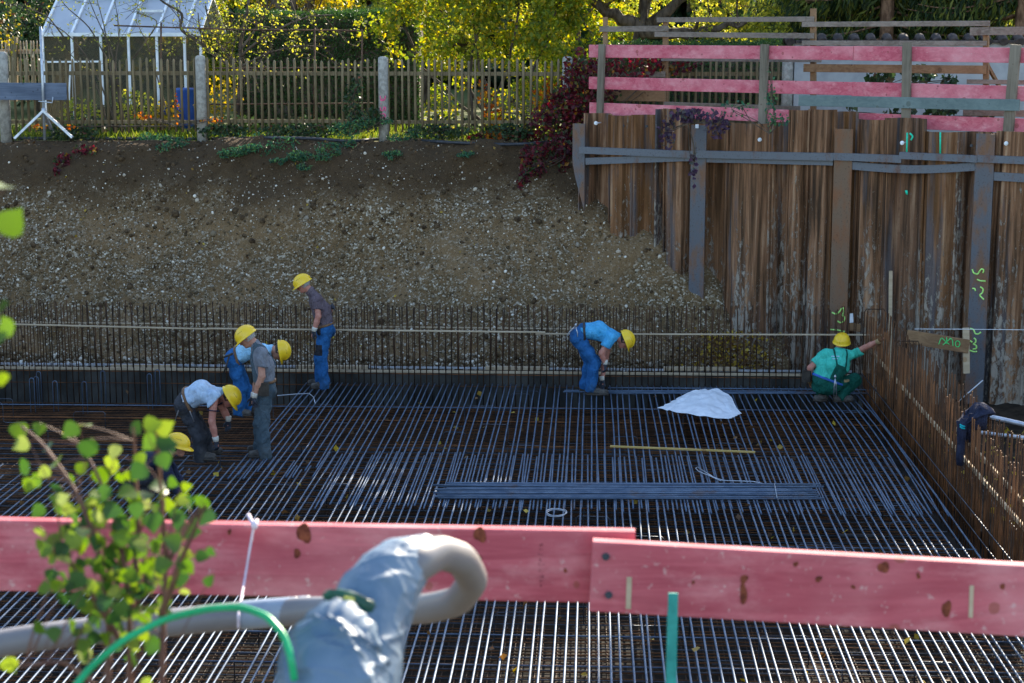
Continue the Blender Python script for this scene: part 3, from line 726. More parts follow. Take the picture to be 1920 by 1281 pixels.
M['belt_brown'] = simple('belt_brown', (.12, .06, .025), (.18, .095, .045), 20, .6)
M['belt_blue'] = simple('belt_blue', (.02, .09, .36), (.03, .12, .42), 20, .6)
M['leather'] = simple('leather', (.02, .016, .012), (.05, .04, .03), 15, .5)
M['eye'] = simple('eye', (.02, .015, .012), (.03, .02, .02), 5, .2)
M['tool_steel'] = simple('tool_steel', (.32, .33, .36), (.5, .51, .54), 20, .35, .7)

def helmet(parent, C, U, Fw):
    S = np.cross(Fw, U); B = np.stack([S, Fw, U], 1); m_ = MB(); k = 32; prof = []
    O = C + U*.028 - Fw*.004
    a = np.arange(k)*2*math.pi/k; ca, sa = np.cos(a), np.sin(a); front = np.maximum(sa, 0)**2
    rings = []
    for t in np.linspace(.06, 1, 9):
        th = t*math.pi/2; rr = math.sin(th)**.92
        rings.append(np.stack([.122*ca*rr, .145*sa*rr, .0*ca + .128*math.cos(th)], -1))
    rings.append(np.stack([(.128)*ca, (.150)*sa, -.012 + 0*ca], -1))
    rings.append(np.stack([(.134 + .008*front)*ca, (.158 + .048*front)*sa, -.020 - .012*front], -1))
    rings.append(np.stack([(.134 + .008*front)*ca, (.158 + .047*front)*sa, -.025 - .012*front], -1))
    rings.append(np.stack([(.120)*ca, (.142)*sa, -.016 + 0*ca], -1))
    rings.append(np.stack([.10*ca, .12*sa, .06 + 0*ca], -1))
    V = np.array(rings); n = len(V)
    i = np.arange(n-1)[:, None]; j = np.arange(k)[None, :]
    FF = np.stack([i*k+j, i*k+(j+1) % k, (i+1)*k+(j+1) % k, (i+1)*k+j], -1).reshape(-1, 4)[:, ::-1]
    V = V.reshape(-1, 3); V = np.concatenate([V, [[0, 0, .1285]]])
    m_.add(V @ B.T + O, FF, True); top = len(V)-1
    m_.f.append(np.array([[top, q, (q+1) % k] for q in range(k)]) + m_.n - len(V)); m_.mi += [0]*k; m_.sm += [True]*k
    for xx in (-.036, 0, .036):
        tt = np.linspace(-.95, .95, 15); sx = math.sqrt(1-(xx/.122)**2)
        pts = np.stack([xx + 0*tt, .145*np.sin(tt*math.pi/2)*sx, .1275*np.cos(tt*math.pi/2)*sx + .001], -1)
        m_.tube(pts @ B.T + O, .0055 if xx else .008, 5)
    h = m_.build('helmet', M['helmet'], parent)
    v_ = MB()
    for sgn in (-1, 1):
        for q in range(5):
            al = math.radians(28 - q*9); xx = sgn*.122*math.cos(math.radians(38)); z = .128*math.sin(math.radians(38)); y = .10*math.sin(al)
            pp = np.array([xx*math.sqrt(max(.2, 1-(y/.16)**2)), y, z]); nn = unit(pp/np.array([.122, .145, .128])**2)
            v_.tube([(pp - nn*.002) @ B.T + O, (pp + nn*.0022) @ B.T + O], .0038, 6)
    v_.build('vent_hole', M['leather'], h)
    return h

def hand(parent, Wr, Ha, palm_n, mat, cuffmat, curl=0.6, name='glove', thumb_side=1):
    d = unit(Ha-Wr); n = unit(palm_n - d*(np.asarray(palm_n) @ d)); s_ = np.cross(d, n)*thumb_side
    pal0 = Wr + d*.012; pal1 = Wr + d*.085
    segs = [(pal0 + s_*q*.016, pal1 + s_*q*.024, .019, .016) for q in (-1, 0, 1)]
    fing = []
    for q, (off, L) in enumerate(((.031, .072), (.011, .082), (-.010, .077), (-.030, .060))):
        a = pal1 + s_*off; ang = curl*(.5 + .12*q); cur = 0.0; pts = [a]
        for kk in range(3):
            cur += ang; dirn = d*math.cos(cur) + n*math.sin(cur); a = a + dirn*L*(.42, .33, .25)[kk]; pts.append(a)
        for kk in range(3): fing.append((pts[kk], pts[kk+1], .0098-.0008*kk, .0094-.0008*kk))
    t0 = pal0 + s_*.022 + d*.015; t1 = t0 + unit(s_*.8 + d*.7 + n*.3)*.042; t2 = t1 + unit(d*.8 + n*.6 + s_*.1)*.032
    fing += [(t0, t1, .0125, .011), (t1, t2, .0108, .009)]
    def fn(p):
        f = smins([cone(p, *g) for g in segs] + [cone(p, Wr - d*.02, Wr + d*.03, .028, .026)], .02)
        g = np.min([cone(p, *q) for q in fing], axis=0); return smin(f, g, .008)
    allp = np.array([Wr - d*.05, pal1 + d*.1] + [q[1] for q in fing]); lo, hi = allp.min(0)-.045, allp.max(0)+.045
    g = sdf_obj(name, fn, lo, hi, .0055, mat, parent)
    if cuffmat is not None:
        m_ = MB(); tt = [Wr - d*.055, Wr - d*.05, Wr - d*.02, Wr + d*.012]
        m_.tube(tt, [.040, .043, .039, .036], 14); m_.build('cuff', cuffmat, g)
    return g

def person(label, D, J, ups, fwds, mats, opt={}):
    """J: joints as (photo x, photo y, depth offset); returns the Empty that carries the parts"""
    W = {k: P(px, py, D+v) for k, (px, py, v) in J.items()}
    gz = opt.get('ground', .012)
    root = thing('person', label, 'person', ((W['an_n'][0]+W['an_f'][0])/2, D, gz))
    U = unit(ups); Fw = unit(np.asarray(fwds) - U*(np.asarray(fwds) @ U)); S = np.cross(Fw, U)
    hd = W['head']; neck = W['neck']; pel = (W['hip_n']+W['hip_f'])/2; shc = (W['sh_n']+W['sh_f'])/2
    acr = unit(W['sh_f']-W['sh_n']); hacr = unit(W['hip_f']-W['hip_n'])
    tup = unit(shc-pel); front = unit(np.cross(acr, tup)); 
    if front @ Fw < 0 and abs(front @ Fw) > .2: front = -front
    if 'front' in opt: front = unit(opt['front'])
    wst = W['waist'] if 'waist' in W else pel + tup*.17
    bulk = opt.get('bulk', 1.0)
    for sd_ in 'nf':                                   # keep the soles on the bars
        W['heel_'+sd_] = W['an_'+sd_] - unit((W['to_'+sd_]-W['an_'+sd_])*[1, 1, 0])*.045
        W['heel_'+sd_][2] = W['to_'+sd_][2] = gz + .045
    mid = W.get('mid', (shc+wst)/2 - front*opt.get('hunch', .03))
    def torso(p, g):
        l = []
        for o in (-1, 0, 1):
            l.append(cone(p, wst + hacr*o*.075 + front*.01, mid + (acr+hacr)*.5*o*.09, (.112*bulk+g), (.118*bulk+g)))
            l.append(cone(p, mid + (acr+hacr)*.5*o*.09, shc + acr*o*.085 - tup*.05, (.118*bulk+g), .100+g))
        l.append(cone(p, W['sh_n'] + acr*.03, W['sh_f'] - acr*.03, .066+g, .066+g)); l.append(cone(p, shc, neck, .085+g, .062+g))
        return smins(l, .05)
    def headf(p, g=0):
        l = [cone(p, hd + U*.028 - Fw*.022, hd + U*.022 + Fw*.018, .094+g, .088+g), cone(p, hd + U*.01 + Fw*.03, hd - U*.075 + Fw*.055, .070+g, .046+g)]
        return smins(l, .04)
    def body(p):
        l = [headf(p), cone(p, neck, hd - U*.05 - Fw*.015, .060, .056)]
        f = smins(l, .03)
        nose = cone(p, hd + U*.005 + Fw*.098, hd - U*.028 + Fw*.122, .009, .0145); brow = cone(p, hd + U*.018 + Fw*.095 - S*.03, hd + U*.018 + Fw*.095 + S*.03, .012, .012)
        chin = cone(p, hd - U*.088 + Fw*.082 - S*.012, hd - U*.088 + Fw*.082 + S*.012, .018, .018)
        lips = cone(p, hd - U*.052 + Fw*.101 - S*.018, hd - U*.052 + Fw*.101 + S*.018, .008, .008)
        f = smins([f, nose, brow, chin, lips], .014)
        for sg in (-1, 1): f = smin(f, cone(p, hd + S*sg*.088 + U*.012 - Fw*.012, hd + S*sg*.086 - U*.022 - Fw*.004, .017, .012), .008)
        f = smin(f, torso(p, -.018), .04)
        for sd_ in 'nf':
            sg = acr if sd_ == 'n' else -acr
            arm = smins([cone(p, W['sh_'+sd_] + sg*.0, W['el_'+sd_], .056, .043), cone(p, W['el_'+sd_], W['el_'+sd_]*.6 + W['wr_'+sd_]*.4, .044, .043), cone(p, W['el_'+sd_]*.6 + W['wr_'+sd_]*.4, W['wr_'+sd_], .043, .030), cone(p, W['wr_'+sd_], W['wr_'+sd_]*.4 + W['ha_'+sd_]*.6, .028, .022)], .02)
            f = smin(f, arm, .025)
            leg = smins([cone(p, W['hip_'+sd_], W['kn_'+sd_], .080, .056), cone(p, W['kn_'+sd_], W['an_'+sd_], .056, .036)], .03)
            f = smin(f, leg, .03)
        return f
    allp = np.array(list(W.values())); lo, hi = allp.min(0)-.2, allp.max(0)+.2
    lo[2] = max(lo[2], -.05)
    sdf_obj('body', body, lo, hi, .0125, mats.get('skin', M['skin']), root)
    # eyes
    m_ = MB(); B = np.stack([S, Fw, U], 1)
    for sg in (-1, 1): m_.ell(hd + S*sg*.033 + U*.0 + Fw*.100, (.010, .008, .007), B, 8, 6)
    m_.build('eye', M['eye'], root)
    # hair at the back and sides, under the helmet
    def hair(p):
        f = headf(p, .007); q = p-hd; return np.maximum(np.maximum(f, q @ Fw - .028 - .35*(q @ U)), -(q @ U) - .062)
    sdf_obj('hair', hair, hd-.17, hd+.17, .008, mats['hair'], root)
    helmet(root, hd, U, Fw)
    sl_f = opt.get('sleeve', .62)
    amp = .0085
    def shirt(p, g=0.0):
        f = np.maximum(torso(p, .006+g), -((p-wst) @ tup) - opt.get('hem', .05))
        for sd_ in 'nf':
            sh, el, wr = W['sh_'+sd_], W['el_'+sd_], W['wr_'+sd_]
            if sl_f > 1:
                a = smins([cone(p, sh, el, .078, .062), np.maximum(cone(p, el, wr, .06, .048), (p-wr) @ unit(wr-el) - .005)], .03)
            else:
                e = sh + (el-sh)*sl_f; dr = unit(el-sh); a = np.maximum(cone(p, sh, e + dr*.05, .080+g, .074+g), (p-e) @ dr)
            f = smin(f, a, .035)
        nd = unit(hd - U*.04 - neck); f = np.maximum(f, (p-neck) @ nd - .022)
        return f + folds(p, amp, 1.0, D)
    sdf_obj('shirt', shirt, lo, hi, .0125, mats['shirt'], root)
    if opt.get('collar'):
        nd = unit(hd - U*.04 - neck); m_ = MB(); m_.tube([neck - nd*.012, neck + nd*.02, neck + nd*.034], [.082, .076, .074], 18, False); m_.build('collar', mats.get('collar', mats['shirt']), root)
    if 'trim' in mats:
        for sd_ in 'nf':
            sh, el = W['sh_'+sd_], W['el_'+sd_]; e = sh + (el-sh)*sl_f; dr = unit(el-sh)
            MB().tube([e - dr*.022, e - dr*.012], [.0785, .0785], 18).build('sleeve_trim', mats['trim'], root)
    def pants(p, g=0.0, pel_only=False):
        l = [cone(p, W['hip_n'], W['hip_f'], .112*bulk+g, .112*bulk+g), cone(p, pel, wst, .12*bulk+g, .118*bulk+g), cone(p, pel - hacr*.06, wst - hacr*.075, .11*bulk+g, .115*bulk+g), cone(p, pel + hacr*.06, wst + hacr*.075, .11*bulk+g, .115*bulk+g)]
        l.append(cone(p, pel - front*.05 - hacr*.06 - np.array([0, 0, .0]), pel - front*.05 + hacr*.06, .095*bulk+g, .095*bulk+g))
        f = smins(l, .05)
        f = np.maximum(f, (p-wst) @ tup)
        if pel_only: return f
        for sd_ in 'nf':
            h_, k_, a_ = W['hip_'+sd_], W['kn_'+sd_], W['an_'+sd_]; dr = unit(a_-k_)
            lg = smins([cone(p, h_, k_, .108+g, .092+g), np.maximum(cone(p, k_, a_ + dr*.06, .092+g, .084+g), (p-a_) @ dr - .025)], .035)
            f = smin(f, lg, .025)
        return f + folds(p, .011, .9, D+3)
    lo2 = lo.copy(); hi2 = hi.copy()
    tr = sdf_obj('trousers', pants, lo2, hi2, .0125, mats['pants'], root)
    def belt(p): return np.maximum(smin(pants(p, .012, True), torso(p, .016), .03), np.abs((p-wst) @ tup + .018) - .018)
    sdf_obj('belt', belt, wst-.3, wst+.3, .0105, mats.get('belt', M['belt_brown']), root)
    for sd_ in 'nf':
        to, he, an = W['to_'+sd_], W['heel_'+sd_], W['an_'+sd_]
        def bootf(p):
            ff = smins([cone(p, he + [0, 0, .012], he*.4 + to*.6 + [0, 0, .008], .046, .047), cone(p, he*.4 + to*.6, to + unit(to-he)*.0, .047, .043), cone(p, he*.75 + to*.25 + [0, 0, .02], an + [0, 0, .03], .052, .055)], .03)
            return np.maximum(ff, gz - p[:, 2])
        bp = np.array([to, he, an + [0, 0, .08]]); bt = sdf_obj('boot', bootf, bp.min(0)-.09, bp.max(0)+.09, .010, mats.get('boot', M['boot']), root)
        def solef(p):
            ff = smins([cone(p*[1, 1, 0], he*[1, 1, 0], (he*.4 + to*.6)*[1, 1, 0], .047, .050), cone(p*[1, 1, 0], (he*.4+to*.6)*[1, 1, 0], to*[1, 1, 0], .050, .046)], .03)
            return np.maximum(ff, np.abs(p[:, 2] - gz - .010) - .013)
        sdf_obj('sole', solef, bp.min(0)-.09, np.array([*(bp.max(0)[:2]+.09), gz+.05]), .009, M['leather'], bt)
    if opt.get('bib'):
        bm2 = mats['pants']
        def bibf(p):
            q = p-shc; ac = p @ acr - shc @ acr; f = shirt(p, .010); fr = (p-mid) @ front; hh = (p-wst) @ tup
            H = np.linalg.norm(shc-wst); sidecut = .16 - .06*np.clip(hh/H, 0, 1)
            if opt['bib'] == 'front': b = np.maximum(np.maximum(f, -fr + .0 - .04*(1-np.clip(hh/(.5*H), 0, 1))), np.maximum(np.abs(ac) - sidecut, hh - .72*H))
            else: b = np.maximum(np.maximum(f, fr), np.maximum(np.abs(ac - 0.0) - np.interp(hh, [0, .35*H, .62*H], [.17, .12, .065]), hh - .62*H))
            for o in (-.085, .085):
                if opt['bib'] == 'front': s2 = np.maximum(np.maximum(f, np.abs(ac-o) - .02), -hh + .5*H)
                else: s2 = np.maximum(np.maximum(f, np.abs(ac - o*np.interp(hh, [.55*H, H*1.05], [.75, 1.1])) - .014), np.maximum(-hh + .5*H, fr - .02))
                b = np.minimum(b, s2)
            return np.maximum(b, -hh - .02)
        sdf_obj('bib', bibf, lo, hi, .0105, bm2, root)
    for (qx, qy, qv, hs, mt) in opt.get('print', ()):
        pc = P(qx, qy, D+qv)
        def printf(p): return np.maximum(shirt(p, .005), np.max(np.abs(p-pc) - np.array([hs[0], .16, hs[1]]), axis=1))
        sdf_obj('shirt_print', printf, pc - [hs[0]+.02, .19, hs[1]+.02], pc + [hs[0]+.02, .19, hs[1]+.02], .006, mt, root)
    for (qx, qy, qv, hs, mt) in opt.get('patch', ()):
        pc = P(qx, qy, D+qv)
        def patchf(p): return np.maximum(pants(p, .006), np.max(np.abs(p-pc) - np.array([hs[0], .14, hs[1]]), axis=1))
        sdf_obj('pocket', patchf, pc - [hs[0]+.03, .17, hs[1]+.03], pc + [hs[0]+.03, .17, hs[1]+.03], .009, mt, root)
    for sd_ in 'nf':
        if opt.get('nohand_'+sd_): continue
        pn = opt.get('palm_'+sd_, (0, 1 if sd_ == 'n' else -1, 0.01))
        hand(root, W['wr_'+sd_], W['ha_'+sd_], np.array(pn, float), mats['glove'], mats.get('cuff'), opt.get('curl', .75), thumb_side=opt.get('ts_'+sd_, 1))
    return root, W, shirt, pants

def img(u, v): return np.array([u, 0.0, -v])   # a direction seen in the photo plane

# 1 man in brown shirt
person('standing man in dark brown shirt and blue trousers looking down by the kerb', 26.6, dict(
    head=(568.5, 533, 0), neck=(582, 546, 0), sh_n=(594, 562, -.19), sh_f=(590, 560, .19), waist=(610, 606, 0), mid=(603, 582, 0),
    hip_n=(609, 621, -.10), hip_f=(610, 621, .10), kn_n=(602, 668, -.10), kn_f=(601, 668, .11), an_n=(609, 727, -.10), an_f=(600, 721, .14), to_n=(588, 735, -.13), to_f=(582, 729, .13),
    el_n=(597, 593, -.25), wr_n=(589, 620, -.26), ha_n=(584, 638, -.25), el_f=(616, 586, .27), wr_f=(622, 576, .16), ha_f=(626, 573, .06)),
    img(-.5, -.86), img(-.86, .5), dict(shirt=M['shirt_brown'], pants=M['pants_blue'], hair=M['hair_grey'], glove=M['glove_dark'], cuff=M['cuff_white'], skin=M['skin_red']), dict(collar=True, bulk=1.04, palm_n=(1, .6, 0), patch=((596, 657, -.18, (.07, .085), M['pants_dark']), (597, 622, -.2, (.035, .06), M['pants_dark']))))
# 2 man bending in sky blue shirt, behind
person('bending man in sky blue shirt and bright blue trousers behind the grey overalls man', 24.55, dict(
    head=(525, 658, 0), neck=(508, 655, 0), sh_n=(494, 662, -.18), sh_f=(494, 655, .19), waist=(449, 664, 0), mid=(470, 654, 0),
    hip_n=(438, 676, -.10), hip_f=(439, 674, .10), kn_n=(452, 727, -.08), kn_f=(459, 727, .13), an_n=(447, 776, -.08), an_f=(464, 770, .16), to_n=(466, 786, -.08), to_f=(484, 780, .16),
    el_n=(499, 703, -.22), wr_n=(497, 740, -.20), ha_n=(496, 758, -.20), el_f=(503, 700, .22), wr_f=(500, 738, .2), ha_f=(498, 756, .2)),
    img(.985, -.17), img(.17, .985), dict(shirt=M['shirt_sky'], pants=M['pants_blue'], hair=M['hair_dark'], glove=M['glove_dark'], cuff=M['cuff_white']), dict(front=img(.2, 1), palm_n=(-1, .3, 0)))
# 3 man standing in grey overalls
person('standing man in grey shirt and slate bib overalls watching the others', 22.1, dict(
    head=(463, 633, 0), neck=(478, 645, 0), sh_n=(490, 662, -.19), sh_f=(484, 660, .19), waist=(497, 712, 0), mid=(494, 686, 0),
    hip_n=(497, 733, -.10), hip_f=(496, 732, .10), kn_n=(491, 796, -.10), kn_f=(489, 793, .11), an_n=(497, 858, -.10), an_f=(487, 848, .16), to_n=(472, 868, -.12), to_f=(470, 858, .16),
    el_n=(491, 706, -.25), wr_n=(477, 744, -.25), ha_n=(473, 764, -.24), el_f=(484, 706, .25), wr_f=(475, 744, .22), ha_f=(472, 760, .2)),
    img(-.60, -.80), img(-.80, .60), dict(shirt=M['shirt_grey'], pants=M['pants_slate'], hair=M['hair_grey'], glove=M['glove_dark'], cuff=M['cuff_white'], skin=M['skin']), dict(bib='front', front=img(-1, .2), palm_n=(1, .4, 0), curl=1.0, bulk=1.02))
# 4 man bending in pale polo shirt
person('bending man in pale blue polo shirt and black trousers tying bars', 21.95, dict(
    head=(430, 745, 0), neck=(413, 737, 0), sh_n=(402, 743, -.19), sh_f=(400, 735, .19), waist=(357, 745, 0), mid=(378, 735, 0),
    hip_n=(347, 763, -.10), hip_f=(349, 762, .10), kn_n=(375, 820, -.11), kn_f=(384, 818, .14), an_n=(375, 864, -.11), an_f=(388, 856, .2), to_n=(400, 874, -.13), to_f=(412, 866, .2),
    el_n=(397, 790, -.24), wr_n=(405, 826, -.22), ha_n=(409, 844, -.21), el_f=(421, 772, .23), wr_f=(428, 788, .2), ha_f=(428, 804, .2)),
    img(.85, -.52), img(.52, .85), dict(shirt=M['shirt_pale'], pants=M['pants_black'], hair=M['hair_dark'], glove=M['glove_dark'], cuff=M['cuff_white'], skin=M['skin_red'], trim=M['shirt_navy']), dict(collar=True, front=img(.3, 1), palm_n=(-1, .4, 0), bulk=1.12, hem=.06))
# 5 crouching man in navy
person('crouching man in dark navy jacket half hidden behind the sapling leaves', 20.2, dict(
    head=(333, 836, 0), neck=(318, 850, 0), sh_n=(306, 866, -.19), sh_f=(310, 858, .19), waist=(255, 893, 0), mid=(278, 868, 0),
    hip_n=(243, 908, -.12), hip_f=(246, 905, .12), kn_n=(290, 898, -.16), kn_f=(300, 893, .18), an_n=(258, 937, -.14), an_f=(266, 930, .18), to_n=(284, 946, -.17), to_f=(292, 938, .2),
    el_n=(322, 905, -.25), wr_n=(336, 924, -.2), ha_n=(344, 936, -.18), el_f=(330, 895, .25), wr_f=(346, 912, .2), ha_f=(354, 924, .2)),
    img(.28, -.96), img(.96, .28), dict(shirt=M['shirt_navy'], pants=M['pants_dark'], hair=M['hair_dark'], glove=M['glove_dark'], cuff=None), dict(sleeve=2, front=img(.8, .6), palm_n=(-1, .4, 0)))
# 6 man bending in bright blue shirt
person('bending man in bright blue shirt reaching down beside the white sheet', 26.3, dict(
    head=(1171, 638, 0), neck=(1158, 632, 0), sh_n=(1146, 633, -.19), sh_f=(1145, 627, .19), waist=(1098, 620, 0), mid=(1122, 620, 0),
    hip_n=(1084, 634, -.10), hip_f=(1086, 633, .10), kn_n=(1115, 679, -.11), kn_f=(1106, 677, .12), an_n=(1107, 733, -.11), an_f=(1096, 727, .13), to_n=(1136, 740, -.13), to_f=(1118, 733, .14),
    el_n=(1128, 662, -.23), wr_n=(1135, 682, -.2), ha_n=(1136, 698, -.2), el_f=(1135, 675, .2), wr_f=(1129, 712, .12), ha_f=(1131, 727, .1)),
    img(.92, -.39), img(.39, .92), dict(shirt=M['shirt_bright'], pants=M['pants_blue'], hair=M['hair_dark'], glove=M['glove_dark'], cuff=M['cuff_white'], skin=M['skin_red'], belt=M['leather']), dict(front=img(.1, 1), palm_n=(-1, .3, 0), hem=.07))
# 7 man crouching in green, seen from behind
person('crouching man in mint green shirt and dark green bib overalls seen from behind', 25.85, dict(
    head=(1578, 643, .12), neck=(1573, 656, .06), sh_n=(1600, 664, .02), sh_f=(1547, 664, -.02), waist=(1550, 708, -.06), mid=(1563, 685, -.02),
    hip_n=(1562, 722, -.04), hip_f=(1539, 722, -.06), kn_n=(1603, 712, .22), kn_f=(1541, 719, .36), an_n=(1573, 745, .0), an_f=(1541, 741, .02), to_n=(1595, 752, .02), to_f=(1530, 748, .03),
    el_n=(1622, 652, -.12), wr_n=(1649, 639, -.36), ha_n=(1660, 631, -.46), el_f=(1519, 690, -.04), wr_f=(1519, 716, .06), ha_f=(1524, 731, .10)),
    (.06, -.22, 1), (.35, 1, -.25), dict(shirt=M['shirt_green'], pants=M['pants_green'], hair=M['hair_dark'], glove=M['glove_brown'], cuff=M['glove_tan'], skin=M['skin_red'], belt=M['belt_blue']), dict(bib='back', front=(.3, 1, -.1), print=((1566, 668, -.1, (.06, .007), M['shirt_pale']), (1565, 672, -.1, (.045, .006), M['shirt_pale'])), bulk=1.18, palm_n=(.3, 1, .3), palm_f=(.5, .5, 0), sleeve=.70, patch=((1587, 714, .0, (.045, .02), M['glove_tan']),)))

# tools at the belts
def tube_thing(name, label, cat, polys, mat, group=None):
    allp = np.array([q for pl, r in polys for q in pl]); o = allp.mean(0); m_ = MB()
    for pl, r in polys: m_.tube(pl, r, 7)
    ob = m_.build(name, mat, None, o); return tag(ob, label, cat, group)
def pincers(label, D, hd_, e1, e2):
    p = lambda q: P(q[0], q[1], D)
    h0, a, b = p(hd_), p(e1), p(e2); d = unit((a+b)/2 - h0)
    tube_thing('pincers', label, 'pincers', [([h0 - d*.04, h0 - d*.015, h0 + d*.01], [.008, .02, .014]), ([h0, (h0*.6+a*.4) + (a-b)*.08, a], [.007, .008, .007]), ([h0, (h0*.6+b*.4) + (b-a)*.08, b], [.007, .008, .007])], M['tool_steel'], 'pincers hanging from belts')
pincers('steel pincers hanging at the belt of man in bright blue shirt', 26.1, (1079, 611), (1058, 638), (1083.5, 644))
pincers('steel pincers hanging at the belt of man in pale polo shirt', 21.75, (344.5, 755), (328, 790), (364, 791))
pincers('long pincers hanging at the belt of man in green overalls', 25.55, (1566, 708), (1563, 743), (1568.5, 743))
a, b = P(430, 667, 24.3), P(420, 699, 24.3)
tube_thing('hammer', 'hammer with dark handle hanging behind the man in sky blue', 'hammer', [([a, a*.3+b*.7, b], [.012, .013, .016]), ([a + [-.07, 0, -.02], a + [.05, 0, .03]], [.014, .018])], M['leather'])
p = P(1512, 706, 25.8); m_ = MB(); m_.beam(p + [0, 0, .09], p - [0, 0, .08], .13, .09, (0, 1, 0), .02); tag(m_.build('tool_pouch', M['leather'], None, p), 'black leather tool pouch on the hip of the man in green', 'pouch', 'tool pouches worn on belts')
p = P(494, 729, 21.85); m_ = MB(); m_.beam(p + [0, 0, .08], p - [0, 0, .09], .14, .07, (0, 1, 0), .02); tag(m_.build('tool_pouch', M['leather'], None, p), 'brown tool pouch on the belt of the man in overalls', 'pouch', 'tool pouches worn on belts')
# ================================================================== garden: fence, greenhouse, walls, rails
FY = 31.4
def pickets(root, px0, px1, Y, top, bot, step, mat, w_=.058, amp=.03):
    x0 = P(px0, 250, Y)[0]; x1 = P(px1, 250, Y)[0]; x = x0
    while x < x1:
        zt = P(960, top, Y)[2] + rnd(-amp, amp); zb = P(960, bot, Y)[2] + rnd(-.03, .03); ln = rnd(-.012, .012); r = w_/2*rnd(.85, 1.12)
        m_ = MB(); k = 8; pts = [(x, Y + rnd(-.004, .004), zb), (x + ln, Y, zt-.05), (x + ln, Y, zt-.02), (x + ln, Y, zt)]
        m_.tube(pts, [r, r, r*.75, r*.2], k, flat=.8); m_.build('picket', mat, root); x += step*rnd(.94, 1.06)
fence = thing('picket_fence', 'weathered wooden picket fence with concrete posts along the top of the bank', 'fence', P(720, 262, FY))
pickets(fence, -30, 1475, FY, 111, 248, .121, M['picket'])
for (y, h) in ((138, .07), (228, .06)):
    for (a, b) in ((-60, 378), (382, 718), (722, 1062), (1066, 1474)):
        m_ = MB(); m_.beam(P(a, y + rnd(-1, 1), FY+.05), P(b, y + rnd(-1, 1), FY+.05), .045, h); m_.build('fence_rail', M['picket'], fence)
for (px, top, wd) in ((12, 97, .17), (380, 104, .16), (720, 106, .155), (1063, 106, .155), (1474, 112, .18)):
    c = P(px, 264, FY-.02); zt = P(px, top, FY-.02)[2]; m_ = MB()
    m_.tube([(c[0], c[1], 3.35), (c[0], c[1], zt-.05), (c[0], c[1], zt-.015), (c[0], c[1], zt)], [wd*.62, wd*.58, wd*.5, wd*.3], 8)
    m_.build('concrete_post', M['concrete'], fence)
yy = FY - .115
strokes('spray_mark', M['pink_spray'], fence, [[(723, 180), (721, 188), (717, 189), (718, 183), (717, 189), (714, 189), (713, 180)], [(714, 194), (715, 195)],
   [(723, 208), (723, 201), (719, 201), (719, 207), (716, 209), (713, 206), (713, 201)], [(718+5*math.cos(t), 217+4*math.sin(t)) for t in np.linspace(0, 6.28, 9)], [(722, 231), (724, 232)]], 0, 2.2, 'plane', yy)
# pale fence at the far left
f2 = thing('picket_fence', 'pale sunlit picket fence behind the left concrete post', 'fence', P(40, 200, 37))
pickets(f2, -60, 82, 37.0, 76, 190, .075, M['pale_wood'], .045, .01)
for y in (97,):
    MB().beam(P(-60, y, 37.05), P(82, y, 37.05), .04, .09).build('fence_rail', M['pale_wood'], f2)
MB().beam(P(27, 70, 36.9), P(27, 190, 36.9), .12, .12, (0, 1, 0)).build('fence_post', M['picket'], f2)

# greenhouse
def glass(name, col, rough, tr):
    t = NT(name); n = t.noise(2.5, None, 4); t.set(t.mix(n, col, tuple(c*.72 for c in col)), rough, 0, n, .1, .01)
    t.p.inputs['Transmission Weight'].default_value = tr; t.p.inputs['IOR'].default_value = 1.1; return t.m
M['roof_sheet'] = glass('roof_sheet', (.58, .62, .68), .3, .45); M['wall_sheet'] = glass('wall_sheet', (.50, .45, .34), .08, .9)
gh = thing('greenhouse', 'small glazed greenhouse with white frame and pale panelled roof', 'greenhouse', P(225, 250, 36))
GY, GY2 = 35.2, 37.6
xs = [P(px, 65, GY)[0] for px in (80, 135, 189, 241, 294, 346, 376)]; ze = P(80, 65, GY)[2]; zr = ze + .72; ym = (GY+GY2)/2
for i_ in range(6):
    m_ = MB(); m_.box(((xs[i_]+xs[i_+1])/2, GY, (ze+3.5)/2), (xs[i_+1]-xs[i_]-.02, .008, ze-3.5)); m_.build('wall_pane', M['wall_sheet'], gh)
    m_ = MB(); hx = .27
    m_.beam(((xs[i_]+xs[i_+1])/2 + 0, GY+.01, ze+.02), ((xs[i_]+xs[i_+1])/2 + 0, ym, zr+.02), xs[i_+1]-xs[i_]-.03, .01); m_.build('roof_pane', M['roof_sheet'], gh)
    m_ = MB(); m_.beam(((xs[i_]+xs[i_+1])/2, GY2, ze+.02), ((xs[i_]+xs[i_+1])/2, ym, zr+.02), xs[i_+1]-xs[i_]-.03, .01); m_.build('roof_pane', M['roof_sheet'], gh)
for x in xs:
    m_ = MB(); m_.beam((x, GY-.02, 3.5), (x, GY-.02, ze), .05, .05, (0, 1, 0)); m_.build('upright', M['white_paint'], gh)
    m_ = MB(); m_.beam((x, GY-.02, ze+.03), (x, ym, zr+.05), .045, .04); m_.beam((x, GY2, ze+.03), (x, ym+.002, zr+.05), .045, .04); m_.build('rafter', M['white_paint'], gh)
MB().beam((xs[0]-.03, GY-.05, ze), (xs[-1]+.03, GY-.05, ze), .06, .07).build('gutter', M['white_paint'], gh)
MB().beam((xs[0]-.03, ym, zr+.07), (xs[-1]+.03, ym, zr+.07), .06, .05).build('ridge', M['galv'], gh)
MB().beam((xs[0], GY-.03, 4.85), (xs[2], GY-.03, 4.86), .03, .035).beam((xs[0]+.45, GY-.035, 3.6), (xs[1]-.05, GY-.035, 4.8), .03, .03).build('cross_bar', M['white_paint'], gh)
MB().box((xs[0], ym, (ze+3.5)/2), (.01, GY2-GY, ze-3.5)).build('end_wall', M['wall_sheet'], gh)
